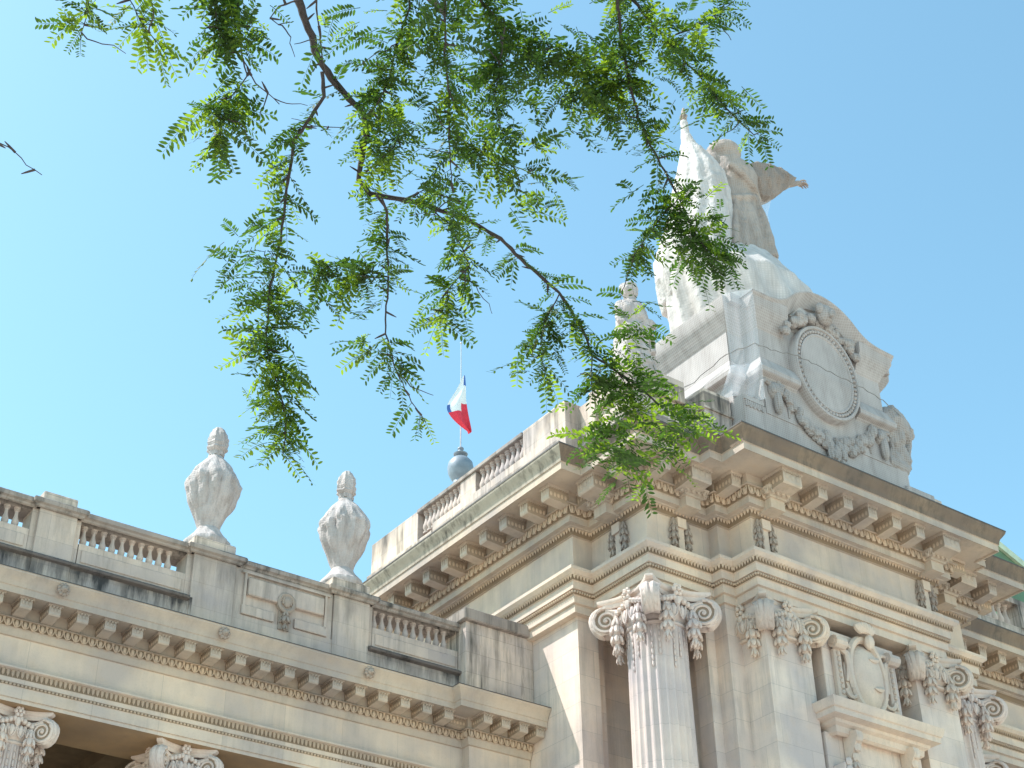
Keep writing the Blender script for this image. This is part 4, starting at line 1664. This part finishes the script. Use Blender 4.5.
cp = [(-10, PY + 0.05), (1.8, PY + 0.05)]
path = [(-10, PY + 0.04)]
for a, b in sorted(piers):
    path += [(a - 0.08, PY + 0.04), (a - 0.08, PY - 0.06), (b + 0.08, PY - 0.06), (b + 0.08, PY + 0.04)]
path += [(20.85, PY + 0.04)]
mb.sweep(prof, path)
mb.box(-10, 20.85, PY + 0.2, 31.5, 19.10, 19.335)
mb.build('coping', M_coping, wing)
mb = MB()
mb.box(9.56, 10.36, PY + 0.05, 31.4, 19.34, 19.62, bev=0.02)
mb.build('pier_cap', M_attic, wing, smooth=0)
wb = None
for (a, b, n) in ((10.56, 12.88, 10), (18.28, 20.62, 10), (6.88, 9.2, 10)):
    for k in range(n):
        x = a + (b - a) * (k + 0.5) / n
        if wb is None:
            wb = baluster_mesh(0.54, 0.085).build('baluster', M_baluster, wing)
            wb.location = (x, 30.92, 18.56)
        else:
            link_copy(wb, wing, (x, 30.92, 18.56))
# end pier beside the pavilion
mb = MB()
mb.box(20.82, 22.965, 30.36, 31.6, 17.18, 19.30, bev=0.01)
mb.build('end_pier', M_attic, wing, smooth=0)
mb = MB()
mb.box(20.70, 22.965, 30.22, 31.7, 19.30, 19.62, bev=0.03)
mb.build('pier_cap', M_coping, wing, smooth=0)

# ================================================================== URNS
def urn(x, y, seed, label):
    rn = random.Random(seed)
    t = thing('wrapped_urn', label, 'urn', 'wrapped urns on the wing parapet', (x, y, 19.33))
    mb = MB()
    mb.box(-0.54, 0.54, -0.54, 0.54, 0, 0.28, bev=0.03)
    mb.build('plinth', M_attic, t, smooth=0)
    mb = MB()
    prof = [(0.58, 0.24), (0.62, 0.33), (0.60, 0.42), (0.50, 0.52), (0.38, 0.66), (0.30, 0.80), (0.34, 0.92), (0.44, 1.12), (0.54, 1.32), (0.62, 1.5), (0.68, 1.68), (0.72, 1.86), (0.735, 2.04), (0.71, 2.18), (0.65, 2.30), (0.59, 2.42), (0.47, 2.58), (0.33, 2.72), (0.22, 2.84), (0.20, 2.92)]
    seg = 44

    def rad(r, z, a):
        body = max(0, min(1, (z - 0.85) / 0.5)) * max(0, min(1, (2.75 - z) / 0.5))
        v = 0.93 - 0.11 * min(1, max(0, (z - 0.7) / 0.5)) + body * (0.11 * abs(math.sin(a * 6 + seed + 0.4 * math.sin(z * 3))) - 0.03 + 0.06 * mnoise.noise(Vector((math.cos(a) * 1.6, math.sin(a) * 1.6, z * 1.5 + seed * 3))))
        # lumps of the masks and swags under the cloth
        for q in range(4):
            da = (a - q * PI / 2 - 0.4 - seed + PI) % (2 * PI) - PI
            v += 0.07 * math.exp(-(da / 0.34) ** 2 - ((z - 2.0) / 0.22) ** 2) + 0.05 * math.exp(-(da / 0.22) ** 2 - ((z - 1.55) / 0.22) ** 2)
        v += 0.075 * mnoise.noise(Vector((math.cos(a) * 3.5, math.sin(a) * 3.5, z * 3.0 + seed))) + (0.025 + 0.07 * math.exp(-((z - 1.95) / 0.22) ** 2)) * mnoise.noise(Vector((math.cos(a) * 8, math.sin(a) * 8, z * 6 + seed)))
        return r * v
    vs, fs = [], []
    seg = 60
    zs = []
    for (a_, b_) in zip(prof, prof[1:]):
        for k in range(3):
            f = k / 3
            zs.append((a_[0] * (1 - f) + b_[0] * f, a_[1] * (1 - f) + b_[1] * f))
    zs.append(prof[-1])
    for (r, z) in zs:
        for k in range(seg):
            a = 2 * PI * k / seg
            rr = rad(r, z, a)
            vs.append((rr * math.cos(a), rr * math.sin(a), z))
    for i in range(len(zs) - 1):
        for k in range(seg):
            a, b = i * seg + k, i * seg + (k + 1) % seg
            fs.append((a, b, b + seg, a + seg))
    fs.append([(len(zs) - 1) * seg + k for k in range(seg)])
    fs.append(list(range(seg))[::-1])
    mb.add(vs, fs)
    b = mb.build('body', M_urn, t, smooth=30)
    mb = MB()
    bp = [(0.20, 2.88), (0.215, 2.96), (0.20, 3.0), (0.27, 3.08), (0.25, 3.14), (0.285, 3.22), (0.26, 3.29), (0.27, 3.37), (0.235, 3.44), (0.23, 3.52), (0.18, 3.6), (0.15, 3.68), (0.06, 3.74)]
    vs, fs = [], []
    for (r, z) in bp:
        for k in range(22):
            a = 2 * PI * k / 22
            rr = r * (0.9 + 0.10 * math.cos(a * 7 + z * 3) + 0.16 * mnoise.noise(Vector((math.cos(a) * 2, math.sin(a) * 2, z * 5 + seed))))
            vs.append((rr * math.cos(a), rr * math.sin(a), z))
    for i in range(len(bp) - 1):
        for k in range(22):
            a, b = i * 22 + k, i * 22 + (k + 1) % 22
            fs.append((a, b, b + 22, a + 22))
    fs.append([(len(bp) - 1) * 22 + k for k in range(22)])
    mb.add(vs, fs)
    mb.build('finial', M_urn, t, smooth=30)
    return t


urn(13.80, 31.18, 4, 'cloth-wrapped stone urn with bud finial on the wing parapet, farther from the pavilion')
urn(17.56, 31.18, 9, 'cloth-wrapped stone urn with bud finial on the wing parapet, next to the pavilion')

# ================================================================== RIGHT COLONNADE
rw = thing('main_colonnade', 'tall colonnade beyond the pavilion at the right edge, with balustrade', 'building')
RE = [(37.6, 28.75), (75, 28.75)]
mb = MB()
mb.sweep([(-1.9, 19.25)] + ARCH[1:], RE)
bead_row(mb, RE, -0.23, 19.76, 0.085, 0.042, lo=lambda p: p.x < 44)
leaf_row(mb, RE, -0.135, 20.12, 0.105, 0.13, lo=lambda p: p.x < 44)
mb.build('entablature', [M_ent, M_recess, M_ocarve], rw)
mb = MB()
mb.sweep(BED, RE)
egg_row(mb, RE, 0.085, 21.935, 0.225, 0.22, 0.062, lo=lambda p: p.x < 44)
mb.build('cornice', [M_cornice, M_recess, M_ocarve], rw)
mb = MB()
mb.sweep(CYMA, RE)
mb.box(37.6, 75, 28.8, 38, 22.6, 23.02)
mb.build('cymatium', [M_cyma, M_lead], rw)
for k in range(10):
    link_copy(modm, rw, (38.0 + 0.94 * k, 28.75 - Wd, MZ), PI)
mb = MB()
mb.box(36.2, 75, 28.5, 29.2, 23.04, 24.0)
mb.box(36.2, 75, 28.45, 29.2, 24.85, 25.05)
for k in range(8):
    mb.box(37.0 + 5.0 * k, 38.2 + 5.0 * k, 28.46, 29.2, 24.0, 24.86)
mb.build('parapet', M_attic, rw, smooth=0)
for i in range(8):
    for k in range(11):
        link_copy(bal0, rw, (38.4 + 5.0 * i + 0.32 * k + 0.1, 28.8, 24.0), 0, (1, 1, 1.15)) if i < 3 else None
mb = MB()
mb.box(36.0, 75, 34, 34.5, 0, 22.5)
mb.box(36.0, 75, 30.6, 34.1, 20.6, 20.9)
mb.build('wall', M_wall, rw, smooth=0)
for k in range(6):
    copy_tree(col0, rw, (38.9 + 4.6 * k, 29.85, 0))

# ================================================================== HALL BEHIND: green roof, lantern with finial
hall = thing('exhibition_hall', 'green metal hall roof with pale ribs showing behind the right colonnade', 'building')
mb = MB()
Y0 = 31.5
a = at(985, 538, 1, Y0)
b = at(1030, 575, 1, Y0)
sl = (b.z - a.z) / (b.x - a.x)
zL = 24.0
def roofz(x):
    return a.z + sl * (x - a.x)
vs = []
xA, xB = a.x - 0.2, a.x + 14
out = [(xA, 22.0), (xA, roofz(xA)), (xB, roofz(xB)), (xB, 22.0)]
mb.prism(out, 1, Y0, 60)
mb.build('roof', M_green, hall, smooth=0)
mb = MB()
for w0, w1, yy in ((0.0, 0.30, -0.12), (-0.85, -0.72, -0.05), (-2.3, -2.0, -0.06)):
    mb.prism([(xA, roofz(xA) + w0), (xA, roofz(xA) + w1), (xB, roofz(xB) + w1), (xB, roofz(xB) + w0)], 1, Y0 + yy, Y0 + 0.3)
mb.build('roof_rib', M_palegreen, hall, smooth=0)
mb = MB()
mb.box(xA, 75, 32, 60, 0.2, 22.3)
mb.build('wall', M_wall, hall, smooth=0)

fc = at(460.5, 468.5, 1, 60)
dome = thing('zinc_finial', 'blue-grey zinc ball finial on the roof behind the balustrade', 'finial', loc=(fc.x, fc.y, 0))
mb = MB()
mb.lathe([(2.4, 0), (2.4, 36), (2.1, 39), (1.6, 41), (1.0, 42.5), (0.6, 43.5), (0.4, fc.z - 0.8)], 32)
mb.build('lantern_roof', M_zinc, dome)
mb = MB()
z = fc.z
mb.lathe([(0.38, z - 0.85), (0.55, z - 0.62), (0.69, z - 0.3), (0.72, z), (0.66, z + 0.32), (0.45, z + 0.58), (0.27, z + 0.68), (0.22, z + 0.76), (0.38, z + 0.84), (0.40, z + 0.90), (0.2, z + 0.98), (0.13, z + 1.15), (0.18, z + 1.22), (0.17, z + 1.28), (0.05, z + 1.4)], 24)
mb.build('ball', M_zinc, dome)
mb = MB()
mb.lathe([(0.036, z + 1.3), (0.032, z + 5.0), (0.022, z + 8.3)], 8)
mb.ball((0, 0, z + 8.35), 0.07, 8, 6)
mb.build('pole', M_pole, dome)

# flag: hangs limp from the pole
def F(px, py):
    return at(px, py, 1, 59.3)


mb = MB()
rowsL = [(463, 376), (459, 386), (454, 395), (447.5, 404), (449, 411.5), (455, 420), (463, 428), (468.4, 433)]
rowsR = [(465, 375), (467, 386), (467.3, 395), (468, 403), (468.5, 411), (469.4, 420), (470.2, 428), (470.6, 433)]
nc = 8
vs, fs, ms = [], [], []
for i, (l, r) in enumerate(zip(rowsL, rowsR)):
    for k in range(nc + 1):
        f = k / nc
        p = F(l[0] * (1 - f) + r[0] * f, l[1] * (1 - f) + r[1] * f)
        vs.append((p.x, p.y + 0.16 * math.sin(f * 7 + i * 0.5) * min(1, i / 2), p.z))
for i in range(len(rowsL) - 1):
    for k in range(nc):
        a_ = i * (nc + 1) + k
        mi = 1 if i < 3 else 2
        if (i < 1 and k >= 4) or (i == 3 and k < 1):
            mi = 0
        if i == 3 and k >= 1 and k < 5:
            mi = 1
        mb.add([], [])
        fs.append((a_, a_ + 1, a_ + nc + 2, a_ + nc + 1))
        ms.append(mi)
mb.v = vs
mb.f = [list(q) for q in fs]
mb.m = ms
fl = mb.build('flag', [M_blue, M_white, M_red], fix=False, smooth=60)
sub = fl.modifiers.new('sub', 'SUBSURF')
sub.levels = sub.render_levels = 2
tag(fl, 'limp blue, white and red flag hanging from the pole above the zinc ball', 'flag')

# ================================================================== TREE (pinnate leaves, hanging in from above)
tree = thing('locust_tree', 'tree branches with small paired leaflets hanging into the top of the picture', 'tree', loc=(-2.0, 3.0, 0))
DZ = 6.6
BR = [  # points, start width px, end width px, depth start, depth end
    ([(292, -40), (297.7, 0), (312, 36.5), (317, 57), (331.5, 78), (350, 99), (364, 115), (366.7, 135.5), (360, 164), (357.6, 180), (370.6, 194), (404.5, 199.5), (428, 206), (468, 220), (500.7, 238.5), (521, 259), (559, 292.5), (580, 324), (592.5, 355), (624, 376), (645, 392), (659, 405)], 9.2, 2.2, 6.4, 7.2),
    ([(322, 72), (323.7, 96), (310.7, 117), (293.8, 140.7), (289.9, 166.8), (286.7, 190), (280.6, 240.6), (268.5, 293), (266.5, 349.5), (278.6, 390), (286.7, 418), (283, 454)], 4.5, 1.2, 6.45, 6.2),
    ([(376, 194), (387.6, 212), (387.6, 277), (385.6, 333.4), (395.7, 369.7), (411.9, 402), (426, 422)], 3.6, 0.9, 6.5, 6.6),
    ([(441, -40), (445, 0), (445, 58.6), (448.8, 97.6), (448.8, 144.5), (452.7, 191)], 3.4, 1.1, 6.2, 6.4),
    ([(455, -40), (480, 0), (505.5, 27.3), (529, 54.7), (564, 82), (595, 97.6)], 4.5, 1.5, 6.7, 7.0),
    ([(612, -40), (616.8, 0), (622.6, 46.9), (630.5, 86), (638.3, 117.2), (653.9, 152.3), (679.3, 197.3), (695, 235), (712, 258), (728, 262)], 4.4, 1.2, 6.9, 7.0),
    ([(610, -40), (632.4, 0), (665.6, 39), (700.8, 78), (728, 109.4), (753.5, 134.8), (764, 131)], 4.0, 1.1, 7.1, 7.3),
    ([(238, -40), (237.7, 0), (240.3, 33.9), (243, 60), (256, 83.4), (279.4, 104)], 3.0, 0.9, 6.0, 6.1),
    ([(212, -40), (214, 0), (217, 26), (222, 47)], 2.6, 1.0, 6.0, 6.0),
    ([(243, 58), (247, 75.6), (227, 104), (219.5, 135)], 2.0, 0.8, 6.0, 5.9),
    ([(412, -40), (409.7, 8), (396.7, 44), (388.9, 78), (378, 104), (366, 116)], 3.0, 1.8, 6.3, 6.45),
    ([(312, -40), (316, 0), (318.5, 26), (321, 47), (326, 73)], 2.6, 1.2, 6.1, 6.2),
    ([(-40, 130), (0, 143), (16, 152), (27, 165), (42, 175)], 1.8, 0.9, 5.6, 5.6),
    ([(80, -40), (88, 0), (85, 25), (80, 40)], 1.8, 0.7, 5.7, 5.7),
    ([(120, -40), (130, 0), (143, 25), (155, 40)], 1.8, 0.8, 5.8, 5.8),
    ([(293.8, 140.7), (305, 127), (320, 126), (344, 128)], 1.8, 0.8, 6.4, 6.5),
    ([(366, 172), (380, 160), (394, 146), (400, 128), (404, 117)], 2.2, 1.0, 6.5, 6.6),
    ([(592.5, 355), (590, 375), (592, 395), (605, 400)], 1.5, 0.8, 7.1, 7.1),
    ([(627, 378), (634, 395), (630, 410)], 1.6, 0.8, 7.2, 7.2),
    ([(560, 292), (545, 320), (540, 350), (545, 370)], 1.6, 0.7, 7.0, 6.9),
    ([(428, 206), (450, 225), (470, 265), (448, 290), (440, 325)], 1.8, 0.7, 6.7, 6.6),
    ([(387.6, 277), (365, 270), (345, 265), (318, 268)], 1.5, 0.7, 6.55, 6.4),
    ([(448.8, 130), (470, 145), (500, 160), (535, 175)], 1.8, 0.7, 6.4, 6.5),
    ([(630.5, 86), (600, 70), (570, 60), (540, 40)], 2.0, 0.9, 6.95, 6.8),
    ([(595, 97.6), (610, 118), (625, 125)], 1.4, 0.8, 7.0, 7.0),
    ([(665.6, 39), (690, 30), (715, 15), (735, 0)], 1.6, 0.8, 7.15, 7.2),
    ([(505, 27), (500, 60), (495, 95), (500, 130)], 1.6, 0.8, 6.7, 6.6),
    ([(679, 197), (660, 220), (640, 245), (628, 262)], 1.5, 0.8, 6.95, 6.9),
    ([(404, 199), (425, 190), (446, 196), (468, 205)], 1.3, 0.7, 6.6, 6.6),
    ([(300, 0), (278, 6), (270, 18), (278, 24), (290, 22)], 2.2, 1.0, 6.3, 6.2),
]
off = Vector((2.0, -3.0, 0))
rn = random.Random(11)
curves = []


def resample(pts, step):
    out = [pts[0]]
    for a, b in zip(pts, pts[1:]):
        L = math.hypot(b[0] - a[0], b[1] - a[1])
        k = max(1, int(L / step))
        for j in range(1, k + 1):
            f = j / k
            out.append((a[0] + (b[0] - a[0]) * f, a[1] + (b[1] - a[1]) * f))
    return out


mbr = MB()
for pts, w0, w1, d0, d1 in BR:
    pp = resample(pts, 7)
    P3, rad = [], []
    for i, p in enumerate(pp):
        f = i / (len(pp) - 1)
        d = d0 + (d1 - d0) * f
        jx = rn.uniform(-0.9, 0.9) if 0 < i < len(pp) - 1 else 0
        q = at_depth(p[0] + jx, p[1] + rn.uniform(-0.5, 0.5), d)
        P3.append(q)
        rad.append((w0 + (w1 - w0) * f ** 0.8) * 0.5 * d / FPX * 0.95 * rn.uniform(0.85, 1.15))
    mbr.tube([q + off for q in P3], rad, 6)
    curves.append((P3, rad))
    # spur knuckles
    for i in range(2, len(P3) - 1, 3):
        q = P3[i]
        dv = Vector((rn.uniform(-1, 1), rn.uniform(-1, 1), rn.uniform(-0.6, 0.4))).normalized()
        mbr.tube([q + off, q + off + dv * 0.03, q + off + dv * 0.05], [0.006, 0.005, 0.002], 4)
# fine bare twigs, crooked
for ci, (P3, rad) in enumerate(curves):
    if ci == 12:
        continue
    for k in range(2 if len(P3) > 12 else 1):
        q = P3[rn.randrange(len(P3) // 3, len(P3) - 1)].copy()
        dv = Vector((rn.uniform(-1, 1), rn.uniform(-0.6, 0.6), rn.uniform(-1.0, 0.2))).normalized()
        tp = [q + off]
        for j in range(rn.randint(4, 8)):
            dv = (dv + Vector((rn.uniform(-1, 1), rn.uniform(-1, 1), rn.uniform(-1, 0.8))) * 0.55).normalized()
            q = q + dv * rn.uniform(0.018, 0.04)
            tp.append(q + off)
        mbr.tube(tp, [0.0032 - 0.0022 * j / len(tp) for j in range(len(tp))], 4)
# limbs above the frame joining back to the trunk
crown_top = [c[0][0] for c in curves if True]
trunk_fork = Vector((-2.0, 3.0, 4.6))
limb_nodes = {}
hub1 = Vector((0.6, 3.6, 7.2))
hub2 = Vector((2.0, 4.4, 7.9))
hub3 = Vector((-0.6, 4.2, 6.8))
for i, (P3, rad) in enumerate(curves):
    y0 = BR[i][0][0][1]
    x0 = BR[i][0][0][0]
    if y0 < -20 or x0 < -20:
        hub = hub3 if x0 < 200 else (hub1 if x0 < 420 else hub2)
        a = P3[0]
        mid = (a + hub) / 2 + Vector((0, 0, 0.35))
        r = rad[0]
        mbr.tube([a + off, (a * 0.6 + mid * 0.4) + off + Vector((0, 0, 0.1)), mid + off, hub + off], [r, r * 1.2, r * 1.5 + 0.004, r * 2 + 0.01], 7)
mbr.tube([trunk_fork + off, Vector((-0.9, 3.3, 6.2)) + off, hub1 + off, hub2 + off, Vector((3.6, 5.5, 8.8)) + off], [0.13, 0.10, 0.07, 0.055, 0.02], 9)
mbr.tube([trunk_fork + off, Vector((-1.5, 3.6, 5.8)) + off, hub3 + off, Vector((0.2, 6.0, 7.8)) + off], [0.11, 0.08, 0.05, 0.02], 9)
mbr.tube([trunk_fork + off, Vector((-2.6, 2.6, 6.5)) + off, Vector((-3.6, 2.0, 9.0)) + off, Vector((-3.9, 1.0, 11)) + off], [0.13, 0.10, 0.06, 0.02], 9)
mbr.build('branch', M_bark, tree)
mb = MB()
mb.tube([(0, 0, -0.1), (0.02, 0.02, 0.4), (0.05, 0, 1.6), (-0.04, 0.05, 3.2), (0, 0, 4.8)], [0.30, 0.22, 0.18, 0.165, 0.16], 14)
mb.build('trunk', M_bark, tree)

lv = MB()
lvb = MB()


def leaf(m, base, direction, normal, L, pairs, rnd):
    d = direction.normalized()
    n = (normal - d * normal.dot(d)).normalized()
    s = d.cross(n)
    droop = rnd.uniform(0.1, 0.45)
    # leaf stalk
    pts = []
    K = 6
    for k in range(K + 1):
        f = k / K
        pts.append(base + d * (L * f) + Vector((0, 0, -droop * L * f * f)))
    m.tube(pts, [0.0016 - 0.001 * k / K for k in range(K + 1)], 3)
    for k in range(pairs):
        f = 0.16 + 0.84 * k / (pairs - 1)
        i = min(K - 1, int(f * K))
        g_ = f * K - i
        p = pts[i] * (1 - g_) + pts[i + 1] * g_
        size = L * 0.25 * (1.0 - 0.5 * abs(f - 0.5)) * rnd.uniform(0.88, 1.12)
        for sd in (-1, 1):
            if rnd.random() < 0.05:
                continue
            ang = rnd.uniform(0.9, 1.25)
            ld = (d * math.cos(ang) + s * (sd * math.sin(ang)) + n * rnd.uniform(-0.35, 0.2)).normalized()
            ln = (n + s * (sd * rnd.uniform(-0.25, 0.5)) + d * rnd.uniform(-0.25, 0.25))
            ln = (ln - ld * ln.dot(ld)).normalized()
            ls = ld.cross(ln)
            w = size * 0.17
            q0 = p + ld * 0.002
            vs = [q0, q0 + ld * size * 0.3 + ls * w, q0 + ld * size * 0.72 + ls * w * 0.9, q0 + ld * size, q0 + ld * size * 0.72 - ls * w * 0.9, q0 + ld * size * 0.3 - ls * w]
            m.add([v[:] for v in vs], [(0, 1, 2, 3), (0, 3, 4, 5)])
    # end leaflet


def shoot(px, py, depth, nleaf, spread, rnd, backlit=0.15, size=1.0):
    """a short side shoot carrying a fan of leaves"""
    c = at_depth(px, py, depth)
    for k in range(max(3, int(nleaf * 1.3))):
        base = c + Vector((rnd.uniform(-1, 1), rnd.uniform(-1, 1), rnd.uniform(-1, 1))) * spread * 1.3
        az = rnd.uniform(0, 2 * PI)
        d = Vector((math.cos(az), math.sin(az), rnd.uniform(-0.6, 0.3)))
        nrm = Vector((rnd.uniform(-0.7, 0.7), rnd.uniform(-0.9, 0.5), 1.0))
        m = lvb if rnd.random() < backlit + 0.1 else lv
        leaf(m, base + off, d, nrm, rnd.uniform(0.075, 0.165) * size, rnd.randint(7, 11), rnd)


rl = random.Random(5)
# leaves along the branches: (branch index, from, to, leaves per metre, backlit share)
LEAFY = [(0, 0.18, 0.33, 26, .1), (0, 0.33, 0.45, 12, .2), (0, 0.48, 0.75, 26, .15), (0, 0.75, 0.97, 52, .12),
         (1, 0.05, 0.42, 46, .12), (1, 0.48, 0.74, 64, .12), (1, 0.74, 1.0, 92, .35), (2, 0.08, 0.4, 50, .12), (2, 0.62, 0.80, 95, .05), (2, 0.9, 1.0, 30, .1),
         (3, 0.1, 0.75, 60, .1), (3, 0.75, 1.0, 60, .1), (4, 0.1, 1.0, 78, .15), (5, 0.05, 0.72, 62, .12), (5, 0.72, 1.0, 105, .12), (6, 0.1, 0.62, 72, .2), (6, 0.62, 1.0, 58, .2),
         (7, 0.1, 0.5, 85, .1), (8, 0.1, 1.0, 95, .15), (9, 0.3, 1.0, 120, .15), (10, 0.1, 1.0, 75, .1), (11, 0.3, 0.8, 12, .1), (13, 0.5, 1.0, 50, .6), (14, 0.45, 1.0, 60, .7),
         (16, 0.0, 1.0, 85, .4), (17, 0.2, 1.0, 60, .1), (18, 0.2, 1.0, 70, .2), (19, 0.1, 1.0, 78, .08), (20, 0.1, 1.0, 70, .2), (21, 0.1, 1.0, 85, .1), (22, 0.1, 1.0, 75, .15),
         (23, 0.0, 1.0, 90, .25), (24, 0.1, 1.0, 60, .3), (25, 0.1, 1.0, 65, .2), (26, 0.1, 1.0, 80, .1), (27, 0.1, 1.0, 90, .12), (28, 0.1, 1.0, 60, .15)]
for bi, f0, f1, dens, bl_share in LEAFY:
    P3, rad = curves[bi]
    n = len(P3)
    seg = sum((P3[i + 1] - P3[i]).length for i in range(n - 1))
    cnt = int(seg * (f1 - f0) * dens * 1.5)
    for k in range(cnt):
        f = rl.uniform(f0, f1) * (n - 1)
        i = min(n - 2, int(f))
        p = P3[i].lerp(P3[i + 1], f - i)
        t = (P3[i + 1] - P3[i]).normalized()
        az = rl.uniform(0, 2 * PI)
        d = Vector((math.cos(az), math.sin(az), rl.uniform(-0.75, 0.3)))
        d = (d + t * rl.uniform(-0.1, 0.7))
        nrm = Vector((rl.uniform(-0.7, 0.7), rl.uniform(-0.9, 0.5), 1.0))
        m = lvb if rl.random() < bl_share + 0.1 else lv
        leaf(m, p + off, d, nrm, rl.uniform(0.075, 0.165), rl.randint(7, 11), rl)
CL = [  # px, py, depth, leaves, spread(m), backlit share
    (235, 18, 6.0, 14, 0.08, .1), (222, 118, 5.9, 12, 0.07, .15), (86, 4, 5.7, 4, 0.03, .6), (150, 20, 5.8, 4, 0.03, .8), (340, 18, 6.1, 4, 0.05, .1),
    (408, 40, 6.3, 18, 0.10, .08), (420, 95, 6.35, 15, 0.12, .1), (395, 150, 6.5, 14, 0.10, .5), (500, 35, 6.7, 16, 0.14, .1), (540, 75, 6.8, 18, 0.15, .2), (570, 40, 6.8, 11, 0.14, .1),
    (585, 105, 6.9, 18, 0.12, .4), (480, 110, 6.6, 13, 0.12, .08), (520, 130, 6.6, 12, 0.10, .05), (650, 20, 7.0, 14, 0.12, .1), (690, 65, 7.1, 12, 0.10, .15), (720, 95, 7.2, 10, 0.08, .3),
    (695, 235, 7.0, 30, 0.12, .1), (660, 200, 6.9, 10, 0.08, .15), (620, 95, 6.95, 12, 0.1, .3),
    (676, 428, 7.3, 10, 0.07, .3), (688, 418, 7.3, 7, 0.05, .3), (640, 315, 7.1, 9, 0.07, .1), (622, 345, 7.1, 9, 0.07, .1), (636, 372, 7.15, 9, 0.07, .1), (330, 285, 6.45, 9, .08, .1), (375, 350, 6.55, 9, .05, .1), (255, 240, 6.2, 9, .06, .1), (270, 300, 6.2, 14, 0.07, .1), (262, 330, 6.2, 10, 0.06, .1), (285, 440, 6.2, 9, 0.05, .4), (600, 60, 6.9, 12, 0.12, .3), (470, 60, 6.6, 12, 0.12, .1), (635, 425, 7.2, 26, 0.14, .2), (610, 455, 7.2, 20, 0.10, .08), (660, 415, 7.3, 16, 0.10, .5), (600, 440, 7.2, 14, 0.10, .05), (545, 355, 6.9, 10, 0.08, .05), (540, 190, 6.6, 10, 0.08, .1),
    (350, 285, 6.4, 12, 0.09, .08), (275, 365, 6.2, 14, 0.08, .5), (250, 255, 6.2, 14, 0.07, .05), (288, 400, 6.2, 10, 0.07, .4), (440, 310, 6.6, 8, 0.07, .5), (640, 345, 7.1, 8, 0.08, .1),
]
for px, py, d, n, sp_r, bl_share in CL:
    shoot(px, py, d, n, sp_r, rl, bl_share, 1.25 if px > 570 and py > 370 else 1.0)
# the part of the crown above the frame
for k in range(420):
    h_ = rl.choice((hub1, hub2, hub3, Vector((-3.6, 2.0, 9.0)), Vector((3.4, 5.4, 9.0))))
    p = h_ + Vector((rl.gauss(0, 0.9), rl.gauss(0, 0.8), abs(rl.gauss(0.5, 0.6))))
    # only above the top edge of the view
    v = p - CAM
    dpt = v.dot(fwd)
    if dpt > 0.3:
        sx_, sy2 = 512 + FPX * v.dot(rgt) / dpt, 384 - FPX * v.dot(upv) / dpt
        if sy2 > -60 and -150 < sx_ < 1200:
            continue
    az = rl.uniform(0, 2 * PI)
    leaf(lv, p + off, Vector((math.cos(az), math.sin(az), rl.uniform(-0.8, 0.2))), Vector((rl.uniform(-.6, .6), rl.uniform(-.6, .6), 1)), rl.uniform(0.12, 0.2), 9, rl)
mbf = MB()
mbf.v = lv.v + lvb.v
o_ = len(lv.v)
mbf.f = lv.f + [[i + o_ for i in f] for f in lvb.f]
mbf.m = [0] * len(lv.f) + [1] * len(lvb.f)
mbf.build('foliage', [M_leaf, M_leaf2], tree, smooth=0, fix=False)
